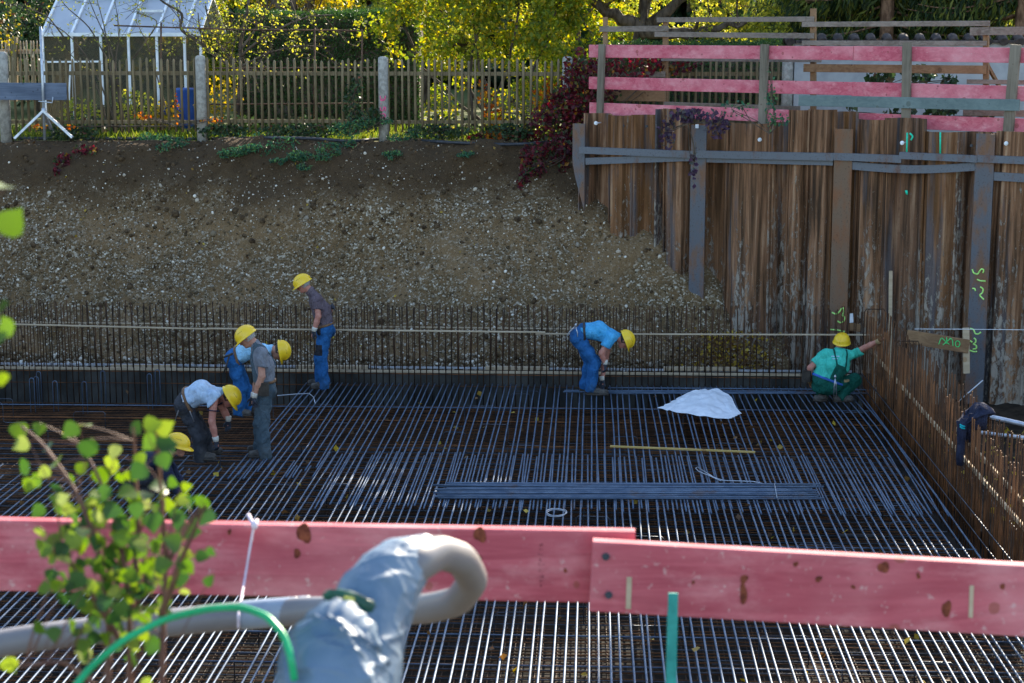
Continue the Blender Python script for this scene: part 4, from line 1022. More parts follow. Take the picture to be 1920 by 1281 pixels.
MB().beam((xs[4]-.47, GY+.62, ze+.47), (xs[4]+.0, GY+.62, ze+.47), .06, .05).beam((xs[4]-.49, GY+.62, ze+.50), (xs[4]-.49, ym-.1, zr+.06), .04, .04).build('roof_vent', M['galv'], gh)
# blue water butt, white bed frame
p = P(349, 215, 34.2); m_ = MB(); m_.lathe((p[0], p[1], 3.5), [(.0, .0), (.18, 0), (.20, .25), (.205, .5), (.19, .80), (.20, .82), (.20, .86), (.16, .87), (0, .87)], 20)
M['blue_plastic'] = simple('blue_plastic', (.012, .06, .28), (.02, .09, .34), 4, .4); tag(m_.build('water_butt', M['blue_plastic'], None, (p[0], p[1], 3.5)), 'blue plastic water butt behind the picket fence', 'water butt')
p = P(213, 208, 33.6); m_ = MB()
for dy in (0, .9): m_.beam((p[0]-.45, p[1]+dy, 3.78), (p[0]+.95, p[1]+dy, 3.78), .03, .5)
for dx in (-.45, .95): m_.beam((p[0]+dx, p[1]+.016, 3.78), (p[0]+dx, p[1]+.884, 3.78), .03, .5)
tag(m_.build('cold_frame', M['wall_sheet'], None, (p[0], p[1], 3.5)), 'low pale glazed cold frame seen between the fence pickets', 'cold frame')
# trellis of rusty pipe
tr = thing('trellis', 'thin rusty pipe trellis standing among bare branches', 'trellis', P(300, 250, 32.4))
M['rust_pipe'] = simple('rust_pipe', (.06, .035, .025), (.14, .08, .05), 12, .8)
for (px, t0) in ((301, 42), (589, 52), (678, 55)): MB().tube([P(px, 262, 32.4), P(px+1, t0, 32.4)], .017, 8).build('trellis_post', M['rust_pipe'], tr)
MB().tube([P(214, 48, 32.4), P(301, 51, 32.38), P(460, 56, 32.4), P(640, 57, 32.4), P(682, 58, 32.4)], .014, 8).build('trellis_rail', M['rust_pipe'], tr)
MB().tube([P(400, 128, 32.4), P(700, 127, 32.4)], .014, 8).build('trellis_rail', M['rust_pipe'], tr)
MB().tube([P(380, 196, 32.4), P(700, 194, 32.4)], .014, 8).build('trellis_rail', M['rust_pipe'], tr)

# tripod stand with profile board
ts = thing('profile_stand', 'galvanised tripod stand holding a blue grey board at the bank edge', 'stand', P(83, 262, 30.85))
TY = 30.85
MB().tube([P(76, 50, TY), P(84, 263, TY)], .024, 10).build('pole', M['galv'], ts)
a = P(82, 208, TY)
for (px, py, dy) in ((27, 260, -.12), (136, 258, -.1), (100, 250, .45)):
    e = P(px, py, TY+dy); m_ = MB(); m_.beam(a + [0, -.02, 0], e, .04, .06, (0, 1, 0)); m_.build('leg', M['galv'], ts)
MB().tube([P(82, 203, TY), P(83, 214, TY)], .04, 10).build('collar', M['galv'], ts)
m_ = MB(); m_.tube([P(72, 190, TY-.03), P(98, 193, TY-.03), P(99, 182, TY-.03)], .012, 6); m_.build('clamp', M['galv'], ts)
m_ = MB(); m_.beam(P(-60, 171, TY+.05), P(125, 172, TY+.05), .03, .30, bev=.004); o = m_.build('profile_board', M['blue_board'], None, P(60, 171, TY+.05)); tag(o, 'wide blue grey weathered board clamped to the tripod stand', 'board')

# garden wall with tile coping
GW = 31.3
M['render'] = simple('render', (.30, .31, .32), (.38, .39, .395), 3, .9, 0, .3)
M['roof_tile'] = simple('roof_tile', (.035, .03, .03), (.075, .06, .055), 9, .7, 0, .4)
gw = thing('garden_wall', 'pale rendered garden wall with dark tile coping behind the railings', 'wall', P(1700, 240, GW))
a = P(1491, 80, GW); b = P(2300, 80, GW); MB().box(((a[0]+b[0])/2, GW+.12, (a[2]+3.4)/2), (b[0]-a[0], .24, a[2]-3.4)).build('wall_body', M['render'], gw)
x = a[0] - .1; 
while x < b[0]:
    m_ = MB(); z = a[2]; m_.tube([(x, GW-.10, z+.01), (x, GW+.13, z+.10), (x, GW+.36, z+.01)], .085, 10, flat=.8); m_.build('coping_tile', M['roof_tile'], gw); x += .283
MB().box(((a[0]+b[0])/2, GW+.13, a[2]+.02), (b[0]-a[0], .40, .05)).build('coping_bed', M['roof_tile'], gw)

# pink railing on top of the sheet piling
rl = thing('guard_railing', 'pink painted plank guard railing above the sheet pile wall', 'railing', wz(1500, 245, -.3))
def rail_board(root, name, px0, y0a, y0b, px1, y1a, y1b, off, mat, th=.03):
    a = (wz(px0, y0a, off)+wz(px0, y0b, off))/2; b = (wz(px1, y1a, off)+wz(px1, y1b, off))/2
    ht = abs(wz(px0, y0a, off)[2]-wz(px0, y0b, off)[2])*.5 + abs(wz(px1, y1a, off)[2]-wz(px1, y1b, off)[2])*.5
    m_ = MB(); m_.beam(a, b, th, ht, bev=.004); return m_.build(name, mat, root)
def rail_post(root, px, py0, py1, wpx, off, mat, px1=None):
    a = wz(px, py0, off); b = wz(px1 or px, py1, off); wd = wpx*a[1]/FPX
    m_ = MB(); m_.beam(b, a, wd, .07, (-wn[0], -wn[1], 0), .004); return m_.build('post', mat, root)
for q in ((1105, 84, 108, 1600, 87, 113, -.32), (1601, 87, 113, 2100, 91, 122, -.325), (1105, 144, 167, 1598, 154, 179, -.32), (1598, 154, 180, 2100, 166, 196, -.325), (1106, 192, 215, 1498, 207, 231, -.32), (1500, 209, 233, 2100, 228, 258, -.325)):
    rail_board(rl, 'plank', *q[:6], q[6], M['pink_wood'])
for (px, y0, y1, wp, p1) in ((1129, 83, 240, 12, 1124), (1434, 83, 250, 15, 1429), (1701, 80, 262, 16, 1698), (1905, 84, 265, 19, 1889), (2100, 86, 268, 19, 2090)): rail_post(rl, px, y0, y1, wp, -.255, M['grey_wood_z'], p1)
rail_board(rl, 'teal_plank', 1498, 178, 199, 1912, 187, 208, -.20, M['teal_wood'])
# older grey railing behind
r2 = thing('guard_railing', 'older grey timber railing standing behind the pink one', 'railing', wz(1500, 245, -1.5))
for q in ((1124, 50, 60, 1253, 48, 59), (1232, 33, 42, 1526, 31, 41), (1228, 60, 69, 1526, 62, 73), (1504, 41, 51, 1856, 39, 49), (1504, 76, 85, 1850, 77, 86), (1819, 51, 67, 2060, 49, 64), (1507, 120, 135, 1849, 123, 139),
          (1813, 149, 157, 2060, 152, 161), (1806, 205, 217, 2060, 209, 222), (1240, 110, 115, 1540, 112, 117), (1142, 137, 147, 1247, 133, 146), (1245, 191, 198, 1500, 199, 207)):
    rail_board(r2, 'plank', *q, -1.5, M['grey_wood'] if q[0] != 1507 else M['brown_wood'])
rail_board(r2, 'plank', 1132, 168, 190, 1248, 170, 190, -1.5, M['brown_wood'])
for (px, y0, y1, wp) in ((1135, 32, 215, 7), (1248, 34, 215, 9), (1525, 16, 215, 10), (1849, 39, 225, 10)): rail_post(r2, px, y0, y1, wp, -1.57, M['brown_wood'])
m_ = MB(); m_.beam(wz(1851, 122, -1.6), wz(1900, 210, -2.2), .05, .05); m_.build('brace', M['brown_wood'], r2)

# batter boards, stakes, string, pipes, jacket
strip('batter_board', 'sloping timber batter board with bright green spray marks by sheet piles', 'board', P(1700, 631, 25.35), P(1817, 650, 25.1), .03, .20, M['brown_wood'])
strokes('spray_mark', M['green_spray'], bpy.data.objects['batter_board'], [[(1760, 646), (1765, 632), (1772, 640), (1780, 646)], [(1768, 647), (1776, 640), (1782, 635)], [(1775, 633), (1775, 645)], [(1781, 634), (1786, 637), (1787, 649)], [(1795.5+4.5*math.cos(t), 645+6*math.sin(t)) for t in np.linspace(0, 6.28, 9)]], 0, 1.7, 'plane', 25.10)
m_ = MB(); m_.beam(P(1811, 615, 25.16), P(1812, 700, 25.16), .09, .045, (0, 1, 0)); tag(m_.build('stake', M['pale_wood'], None, P(1811, 660, 25.16)), 'short pale stake behind the green marked batter board', 'stake')
m_ = MB(); m_.beam(P(1670, 508, 27.3), P(1668, 720, 27.3), .055, .03, (0, 1, 0)); tag(m_.build('stake', M['pale_wood'], None, P(1670, 700, 27.3)), 'tall thin pale stake at the corner of the starter bars', 'stake')
strip('batter_board', 'timber batter board behind the crouching man in green', 'board', P(1590, 612, 27.35), P(1646, 620, 27.35), .03, .12, M['brown_wood'])
strokes('spray_mark', M['green_spray'], bpy.data.objects['batter_board.001'], [[(1627, 621), (1630, 615), (1634, 620), (1640, 620), (1643, 616)]], 0, 1.7, 'plane', 27.31)
m_ = MB(); m_.beam(P(1595, 588, 27.42), P(1596, 605, 27.42), .07, .02, (0, 1, 0)); tag(m_.build('paper_note', M['white_paint'], None, P(1595, 596, 27.42)), 'small white paper fixed to sheet piling behind green batter board', 'note')
tube_thing('string_line', 'thin taut string line stretched in front of the sheet piles', 'string', [([P(1715, 617, 25.2), P(1815, 617.5, 25.1), P(2050, 620, 24.9)], .004)], M['white_paint'])
tube_thing('metal_rod', 'thin bare metal rod leaning out of the side starter bars', 'rod', [([P(1795, 755, 22.3), P(1843, 713, 22.3)], .008)], M['galv'])
tube_thing('scaffold_pipe', 'upper galvanised pipe lying behind the side starter bars', 'pipe', [([P(1845, 779, 20.8), P(1920, 796, 20.6), P(2060, 824, 20.3)], .03)], M['galv'], 'pipes behind the side starter bars')
tube_thing('scaffold_pipe', 'lower galvanised pipe seen through the side starter bars', 'pipe', [([P(1836, 811, 20.9), P(1920, 821, 20.8), P(2060, 838, 20.6)], .024)], M['galv'], 'pipes behind the side starter bars')
# jacket draped over the starter bars
def ribbon(mb, secs, nv=14, wr=.02, seed=1, th=.012):
    """closed cloth tube through elliptical sections: (centre, half width vec, half thickness vec)"""
    V = []
    for q, (c, hw, ht) in enumerate(secs):
        for k in range(nv):
            a_ = 2*math.pi*k/nv; rr = 1 + wr*math.sin(5*a_ + q*1.1 + seed) + wr*.8*math.sin(3*a_ - q*1.7)
            V.append(np.asarray(c) + rr*(math.cos(a_)*np.asarray(hw) + math.sin(a_)*np.asarray(ht)))
    n = len(secs); i = np.arange(n-1)[:, None]; j = np.arange(nv)[None, :]
    base = mb.n; mb.add(V, np.stack([i*nv+j, i*nv+(j+1) % nv, (i+1)*nv+(j+1) % nv, (i+1)*nv+j], -1).reshape(-1, 4), True)
    mb.f += [np.array([[nv-1-q for q in range(nv)]]) + base, np.array([[(n-1)*nv+q for q in range(nv)]]) + base]; mb.mi += [0]*2; mb.sm += [True]*2
JY = 19.45
def jp(px, py, dy=0): return P(px, py, JY+dy)
jk = MB(); X_, Z_, Y_ = np.array([1, 0, 0]), np.array([0, 0, 1.]), np.array([0, 1., 0])
ribbon(jk, [(jp(1862, 772, .1), Z_*.03, Y_*.12), (jp(1850, 768, .1), Z_*.06, Y_*.2), (jp(1832, 769), Z_*.075, Y_*.22), (jp(1816, 778), X_*.05 + Z_*.06, Y_*.2), (jp(1808, 792), X_*.065, Y_*.17), (jp(1809, 806), X_*.07, Y_*.12), (jp(1816, 818), X_*.05, Y_*.08), (jp(1817, 828), X_*.03, Y_*.05)], 18, .14, 2)
ribbon(jk, [(jp(1810, 786, -.1), X_*.05, Y_*.07), (jp(1804, 805, -.12), X_*.05, Y_*.06), (jp(1802, 830, -.12), X_*.045, Y_*.05), (jp(1800, 852, -.12), X_*.04, Y_*.05), (jp(1800, 872, -.12), X_*.038, Y_*.045)], 14, .12, 4)
ribbon(jk, [(jp(1836, 776, -.1), X_*.10, Y_*.05), (jp(1834, 792, -.12), X_*.11, Y_*.04), (jp(1832, 806, -.1), X_*.09, Y_*.03)], 14, .12, 5)
jo = jk.build('jacket', M['shirt_navy'], None, jp(1820, 800)); tag(jo, 'dark navy jacket draped over the side starter bars', 'jacket')
M['teal_trim'] = simple('teal_trim', (0, .42, .48), (.02, .5, .55), 9, .7)
m_ = MB()
for dy in (0, 4): m_.tube([jp(1800, 796+dy, -.2), jp(1804, 799+dy, -.2), jp(1809, 800+dy, -.19)], .009, 6)
m_.build('sleeve_stripe', M['teal_trim'], jo)

# things lying on the mat
sh = MB(); ns, ms = 60, 34
c00, c10, c11, c01 = PZ(1232, 765, .03), PZ(1352, 787, .03), PZ(1392, 772, .03), PZ(1290, 740, .04)
V = []
def crease(u, v):
    r1 = abs((u*.9 + v*.35) - .55); r2 = abs(v - .5 - .3*u); r3 = abs(u-.72+.2*v)
    return .075*max(0, 1 - r1/.42) + .035*max(0, 1-r2/.25) + .045*max(0, 1-r3/.14) + .010*math.sin(31*u+9*v+2*math.sin(9*v)) + .008*math.sin(23*v-17*u) + .004*math.sin(61*u+37*v)
edge = [PZ(1232, 765, .02), PZ(1262, 772, .02), PZ(1310, 780, .02), PZ(1366, 787, .02)]; edge2 = [PZ(1286, 741, .05), PZ(1320, 739, .05), PZ(1362, 742, .05), PZ(1392, 776, .02)]
def ev(E, u):
    t = u*3; i_ = min(2, int(t)); return E[i_]*(1-t+i_) + E[i_+1]*(t-i_)
for a_ in range(ns):
    for b_ in range(ms):
        u, v = a_/(ns-1), b_/(ms-1); q = ev(edge, u)*(1-v) + ev(edge2, u)*v; q = q + np.array([0, 0, (.055*v**1.3*max(0, 1 - abs(u-.42)*1.75) + crease(u, v)*.6)*min(1, 6*u+.1, 5*(1-u)+.1)*min(1, v*5+.1)]); q = q + np.array([.022*math.sin(13*u+5*v)*(1 if v in (0, 1) else .4) + .015*math.sin(29*v+3), .05*math.sin(11*u+1)*(v-.5) + .03*math.sin(27*u), 0]); V.append(q)
i_ = np.arange(ns-1)[:, None]; j_ = np.arange(ms-1)[None, :]
sh.add(V, np.stack([i_*ms+j_, (i_+1)*ms+j_, (i_+1)*ms+j_+1, i_*ms+j_+1], -1).reshape(-1, 4), True)
M['white_sheet'] = simple('white_sheet', (.62, .66, .70), (.74, .77, .80), 9, .6, 0, .35)
tag(sh.build('plastic_sheet', M['white_sheet'], None, c00), 'crumpled white plastic sheet lying on the rebar mat', 'sheet')
M['yellow_wood'] = wood('yellow_wood', (.50, .36, .13), (.42, .28, .09), (.2, .1, .04), 0, 1.0)
strip('wooden_stick', 'long yellow wooden stick lying across the rebar mat', 'stick', PZ(1144, 837, .035), PZ(1416, 848, .035), .03, .025, M['yellow_wood'])
bd = thing('rebar_bundle', 'bundle of loose grey bars lying across the middle of the mat', 'rebar bundle', PZ(1180, 920, .03))
for k in range(26):
    y = 906 + (k % 13)*2.25; lay = k // 13; MB().tube(bar_line(PZ(812 + rnd(0, 28), y + rnd(-1, 1) + (2 if k % 3 else 0), .028 + .02*lay), PZ(1512 + rnd(0, 34), y + 1.5 + rnd(-1.5, 1), .028 + .02*lay), 6, rnd(-.02, .02), rnd(0, 6), 1), .0105, 6).build('loose_bar', M['steel_bar'], bd)
a = PZ(1452, 905, .08); MB().tube([PZ(1452, 906, .02), PZ(1452, 906, .075), PZ(1457, 934, .075), PZ(1460, 940, .02)], .005, 5).build('tie_wire', M['galv'], bd)
b2 = thing('rebar_bundle', 'few long grey bars lying along the back edge of the mat', 'rebar bundle', PZ(1400, 730, .03))
for (ya, yb, x0_, x1_) in ((732, 735, 1058, 1600), (734.5, 737.5, 1056, 1628), (727.5, 731, 1140, 1648), (737, 738.5, 1130, 1610)):
    MB().tube(bar_line(PZ(x0_, ya, .028), PZ(x1_, yb, .028), 5, .015, rnd(0, 6), 1), .011, 6).build('loose_bar', M['steel_bar'], b2)
th_ = np.linspace(0, 4.2*math.pi, 50)
c = PZ(1043, 965, .03); tube_thing('wire_coil', 'small loose coil of wire on the mat by the near planks', 'wire coil', [([c + np.array([.115*math.cos(t)*(1+.08*math.sin(t*1.7)), .16*math.sin(t), .01 + .002*t]) for t in th_], .005)], M['galv'])
tube_thing('wire_sling', 'thin looped wire sling lying between stick and bar bundle', 'sling', [([PZ(1352, 902, .03), PZ(1332, 893, .03), PZ(1310, 884, .03), PZ(1304, 878, .03), PZ(1308, 876, .03), PZ(1325, 887, .03), PZ(1340, 896, .03), PZ(1356, 901, .03), PZ(1385, 902, .03), PZ(1412, 903, .03), PZ(1440, 909, .03)], .006)], M['galv'])
tube_thing('bent_wire', 'white bent wire lying at the feet of the brown shirted man', 'wire', [([PZ(520, 742, .03), PZ(556, 739, .03), PZ(580, 738, .03), PZ(588, 745, .03), PZ(591, 756, .03)], .007)], M['galv'])
# blue chalk lines sprayed on the bank
for (pts) in ([(645, 604), (645, 690)], [(168, 590), (164, 625), (160, 650)]):
    q = [P(px + rnd(-1, 1), py, np.interp(py, [570, 640, 690], [28.05, 27.72, 27.5])) for (px, py) in pts]
    pass
# black hose along the crest
pts = [bank_hit(px, py, .09) for (px, py) in ((-40, 248), (100, 250), (220, 256), (300, 254), (345, 253), (400, 258), (440, 265), (520, 269), (600, 270), (660, 270), (700, 262), (760, 263), (850, 274), (960, 274), (1010, 269), (1066, 264))]
tt = np.linspace(0, len(pts)-1, 70); pts = np.array(pts); pts = np.stack([np.interp(tt, np.arange(len(pts)), pts[:, k]) for k in range(3)], -1)
for _ in range(3): pts[1:-1] = (pts[:-2]+2*pts[1:-1]+pts[2:])/4
tube_thing('hose', 'black hose snaking along the edge of the bank below the fence', 'hose', [(pts, .028)], M['black_rubber'])
# ================================================================== vegetation
def leaf_add(mb, c, size, rng, asp=.62, nrm=None, droop=0.0, dirs=None):
    """folded pointed leaves, one island each"""
    n = len(c); d = rng.normal(size=(n, 3)) if dirs is None else dirs + rng.normal(size=(n, 3))*.35
    d[:, 2] -= droop; d /= np.linalg.norm(d, axis=1)[:, None]
    q = rng.normal(size=(n, 3)) if nrm is None else nrm + rng.normal(size=(n, 3))*.6
    s = np.cross(d, q); s /= (np.linalg.norm(s, axis=1)[:, None] + 1e-9); u = np.cross(s, d)
    size = np.broadcast_to(size, (n,))[:, None]
    b = c - d*size*.5; t = c + d*size*.5; m_ = c - d*size*.06
    l = m_ + s*size*asp*.5 + u*size*.10; r = m_ - s*size*asp*.5 + u*size*.10
    V = np.stack([b, l, t, r], 1).reshape(-1, 3); k = np.arange(n)[:, None]*4
    F = np.concatenate([k + np.array([[0, 2, 1]]), k + np.array([[0, 3, 2]])])
    mb.add(V, F, False)
def in_ell(c, r, n, rng, shell=.35):
    d = rng.normal(size=(n, 3)); d /= np.linalg.norm(d, axis=1)[:, None]; q = rng.uniform(shell**3, 1, n)**(1/3)
    return np.asarray(c) + d*q[:, None]*np.asarray(r)
def grow(mb, p, d, L, r, depth, tips, rng, spread=.7, upb=.15, nb=(2, 4), wig=.16, minr=.004):
    n = max(4, int(L/.18)); pts = [np.array(p, float)]; d = unit(d)
    for k in range(n):
        d = unit(d + rng.normal(size=3)*wig*.5 + np.array([0, 0, upb*.12])); pts.append(pts[-1] + d*L/n)
    rr = np.linspace(r, max(minr, r*.55), n+1); mb.tube(pts, rr, 7 if r > .03 else 4, False)
    if depth <= 1: tips += [(pts[k], unit(pts[k]-pts[k-1])) for k in range(1, n+1)]
    if depth > 0:
        for q in range(rng.integers(nb[0], nb[1]+1)):
            k = int(rng.integers(max(1, n//3), n+1)); a = unit(d + rng.normal(size=3)*spread); grow(mb, pts[k], a, L*rng.uniform(.5, .8), rr[k]*.6, depth-1, tips, rng, spread, upb, nb, wig, minr)
    return pts[-1], d

G1 = [(0, (.10, .15, .02)), (.35, (.17, .22, .025)), (.65, (.28, .30, .03)), (.85, (.42, .36, .035)), (1, (.50, .34, .03))]
M['leaf_hazel'] = leafmat('leaf_hazel', G1, .6)
M['leaf_tree'] = leafmat('leaf_tree', [(0, (.13, .17, .03)), (.4, (.24, .27, .04)), (.75, (.42, .40, .06)), (1, (.55, .47, .08))], .6)
M['leaf_gold'] = leafmat('leaf_gold', [(0, (.18, .15, .02)), (.4, (.36, .27, .03)), (.75, (.48, .32, .03)), (1, (.30, .30, .05))], .6)
M['leaf_hedge'] = leafmat('leaf_hedge', [(0, (.018, .05, .012)), (.5, (.035, .085, .018)), (1, (.075, .13, .025))], .3)
M['leaf_dark'] = leafmat('leaf_dark', [(0, (.012, .03, .012)), (.6, (.03, .06, .022)), (.9, (.06, .10, .03)), (1, (.14, .04, .03))], .3)
M['leaf_red'] = leafmat('leaf_red', [(0, (.04, .008, .014)), (.4, (.115, .013, .024)), (.66, (.22, .02, .03)), (.75, (.03, .05, .018)), (.88, (.05, .08, .025)), (1, (.36, .15, .02))], .48)
M['leaf_red_backlit'] = leafmat('leaf_red_backlit', [(0, (.45, .05, .015)), (.5, (.60, .18, .015)), (1, (.62, .36, .03))], .65)  # red creeper with backlight put into the leaf colour as bright orange
M['leaf_purple'] = leafmat('leaf_purple', [(0, (.035, .02, .045)), (.6, (.075, .035, .075)), (1, (.06, .07, .05))], .3)
M['leaf_weed'] = leafmat('leaf_weed', [(0, (.02, .075, .045)), (.5, (.04, .14, .07)), (1, (.12, .20, .05))], .35)
M['leaf_spruce'] = leafmat('leaf_spruce', [(0, (.016, .035, .014)), (.45, (.04, .07, .02)), (.75, (.11, .14, .03)), (1, (.22, .22, .04))], .5)
M['leaf_fallen'] = leafmat('leaf_fallen', [(0, (.09, .045, .02)), (.5, (.17, .09, .03)), (.8, (.42, .28, .03)), (1, (.5, .36, .04))], .3)
M['grass'] = leafmat('grass', [(0, (.06, .10, .02)), (.5, (.12, .18, .025)), (1, (.28, .28, .05))], .55)

def tree(name, label, base, stems, clumps, nleaf, lsize, lmat, bmat, rng, r0=.06, group=None, twigs=3, depth=2, droop=.4, dens=None):
    root = thing(name, label, 'tree' if 'shrub' not in name else 'shrub', base, group); m_ = MB(); tips = []
    for (ends) in stems:
        pts = np.array([np.asarray(e, float) for e in ends]); t = np.linspace(0, len(pts)-1, 14); pp = np.stack([np.interp(t, np.arange(len(pts)), pts[:, k]) for k in range(3)], -1)
        for _ in range(2): pp[1:-1] = (pp[:-2]+2*pp[1:-1]+pp[2:])/4
        pp[1:-1] += rng.normal(size=(12, 3))*.03; rr = np.linspace(r0, r0*.3, 14); m_.tube(pp, rr, 9, False)
        for q in range(twigs):
            k = int(rng.integers(5, 14)); grow(m_, pp[k], unit(rng.normal(size=3) + [0, 0, .6]), rng.uniform(.6, 1.3), rr[k]*.5, depth, tips, rng)
    m_.build('trunk', bmat, root)
    lf = MB(); tot = sum(c[2] for c in clumps)
    for (c, r, wgt) in clumps:
        n = int(nleaf*wgt/tot); sub = max(4, int(n/70)); cs = in_ell(c, np.asarray(r), sub, rng, .3)
        pts = np.concatenate([in_ell(q, np.full(3, min(r)*.28 + .06), max(1, n//sub), rng, .2) for q in cs])
        leaf_add(lf, pts, rng.uniform(.7, 1.25, len(pts))*lsize, rng, .7, None, droop)
    if tips:
        tp = np.array([q[0] for q in tips]); k = rng.integers(0, len(tp), min(len(tp)*3, nleaf//4)); leaf_add(lf, tp[k] + rng.normal(size=(len(k), 3))*.06, rng.uniform(.7, 1.2, len(k))*lsize, rng, .7, None, droop)
    lf.build('crown', lmat, root); return root
def pxc(px, py, Y, rx, ry, rz, w_=None): return (P(px, py, Y), (rx, ry, rz), w_ or rx*ry*rz)
rg = np.random.default_rng(11)
# hazel behind the fence
hb = P(905, 258, 33.3)
tree('hazel_tree', 'yellow green hazel tree leaning over the fence near the red creeper', hb,
     [[hb + [rnd(-.4, .4), rnd(-.2, .2), 0], P(px, 120, 33.4), P(px2, -60, 33.6), P(px3, -260, 34.0)] for px, px2, px3 in ((780, 720, 690), (850, 800, 790), (900, 880, 870), (960, 980, 990), (1020, 1060, 1090), (880, 940, 950))],
     [pxc(760, 40, 33.4, .8, .7, .75), pxc(860, 60, 33.2, .8, .7, .7), pxc(960, 50, 33.3, .9, .7, .8), pxc(1060, 60, 33.4, .75, .7, .7), pxc(820, -70, 33.7, 1.1, 1.0, .9), pxc(960, -80, 33.7, 1.2, 1, .9), pxc(1080, -40, 33.8, .9, .9, .8),
      pxc(880, -220, 34.0, 1.7, 1.2, 1.1), pxc(1010, -220, 34.1, 1.4, 1.2, 1.0), pxc(760, -190, 34.0, 1.2, 1.1, 1.0), pxc(930, -350, 34.2, 1.7, 1.2, 1.0), pxc(900, 150, 33.2, 1.2, .5, .5, .16), pxc(970, 205, 33.0, .8, .4, .35, .1), pxc(1100, 105, 33.0, .45, .4, .3, .08)], 40000, .095, M['leaf_hazel'], M['trunk'], rg, .035)
# broad tree with the forked trunk
tb = P(1195, 150, 36.5)
tree('broadleaf_tree', 'sunlit broad tree with thick dark forked trunk behind the timber railings', tb,
     [[tb, P(1197, 70, 36.5), P(1212, 20, 36.5), P(1225, -120, 36.8), P(1230, -300, 37)], [P(1200, 62, 36.5), P(1240, 30, 36.3), P(1300, -15, 36.0), P(1380, -120, 36)], [P(1203, 50, 36.5), P(1150, 30, 36.4), P(1080, -30, 36.4), P(1020, -140, 36.5)], [P(1205, 60, 36.4), P(1290, 62, 36.2), P(1400, 40, 36)]],
     [pxc(1170, 0, 36.9, .9, .8, .5), pxc(1280, 30, 37.2, .9, .8, .5), pxc(1380, 20, 36.8, .9, .8, .6), pxc(1440, 40, 36.6, .6, .7, .5), pxc(1120, -80, 37, 1.2, 1.2, .9), pxc(1260, -110, 37, 1.5, 1.3, .9), pxc(1400, -100, 37, 1.2, 1.2, .9), pxc(1210, -270, 37.2, 2.0, 1.5, 1.2), pxc(1350, -250, 37, 1.6, 1.4, 1.1), pxc(1110, -210, 36.8, 1.5, 1.3, 1.1), pxc(1130, -360, 36.8, 1.6, 1.3, 1.0), pxc(1210, -500, 37, 1.7, 1.4, 1.0), pxc(1370, -440, 37, 1.7, 1.4, 1.0), pxc(1490, -360, 37.3, 1.5, 1.3, 1.0), pxc(1300, -600, 37, 1.5, 1.3, .8), pxc(1260, -400, 37, 1.8, 1.4, 1.0)], 48000, .09, M['leaf_tree'], M['trunk'], rg, .15)
# gold tree and others that close the view
def back_tree(name, label, px, Y, ztop, rad, n, ls, mat, zlow=4.0):
    b = np.array([P(px, 64, Y)[0], Y, 3.5]); zc = (ztop+zlow)/2; h = (ztop-zlow)/2; cl = []
    for k in range(11):
        a = rnd(0, 6.28); q = rnd(.1, .75); zz = zc + rnd(-.75, .8)*h; cl.append((b*[1, 1, 0] + [rad*q*math.cos(a), rad*q*.7*math.sin(a), zz], (rad*.5, rad*.42, h*.36), 1.0))
    return tree(name, label, b, [[b, b + [rnd(-.2, .2), 0, (ztop-3.5)*.45], b + [rnd(-.6, .6), 0, (ztop-3.5)*.85]], [b + [0, 0, (ztop-3.5)*.3], b + [rad*.5, .2, (ztop-3.5)*.65]], [b + [0, 0, (ztop-3.5)*.25], b + [-rad*.5, .1, (ztop-3.5)*.6]]], cl, n, ls, mat, M['trunk'], rg, .12)
back_tree('autumn_tree', 'golden leaved tree rising behind the clipped green hedge', 560, 40.5, 10.6, 3.0, 15000, .10, M['leaf_gold'], 6.0)
back_tree('garden_tree', 'dense green tree behind the left end of the greenhouse', 70, 44, 7.4, 3.4, 13000, .11, M['leaf_dark'], 3.6)
back_tree('garden_tree', 'green tree standing behind the right end of the greenhouse', 330, 46, 7.2, 3.2, 10000, .12, M['leaf_hazel'], 3.8)
back_tree('garden_tree', 'far green tree glimpsed between hazel and forked tree', 1090, 47, 7.0, 3.6, 10000, .12, M['leaf_hazel'], 3.6)
back_tree('garden_tree', 'yellowish far tree behind the hazel crown', 800, 48, 7.0, 3.6, 10000, .12, M['leaf_tree'], 3.6)
back_tree('garden_tree', 'dark far tree behind the conifers at the right edge', 1830, 50, 10.0, 4.0, 10000, .13, M['leaf_dark'], 3.6)
back_tree('garden_tree', 'pale far tree left of the big conifer trunk', 1450, 48, 7.0, 3.6, 10000, .12, M['leaf_tree'], 3.6)
back_tree('garden_tree', 'dark bushy tree beyond the pale fence at far left', -80, 40, 10.5, 3.0, 9000, .11, M['leaf_dark'], 3.6)
# far wood closing the horizon
wl = MB(); n = 60000; x = RNG.uniform(-60, 75, n); y = RNG.uniform(62, 68, n); z = 3.5 + (9.0 + 2*noise1(x, 5, .2) + noise1(x, 6, .7))*RNG.uniform(0, 1, n)**.8
leaf_add(wl, np.stack([x, y, z], -1), RNG.uniform(.8, 1.4, n), RNG, .8); tag(wl.build('far_wood', M['leaf_dark'], None, (0, 64, 3.5)), 'far dark wood closing the view behind the gardens', 'wood', kind='stuff')

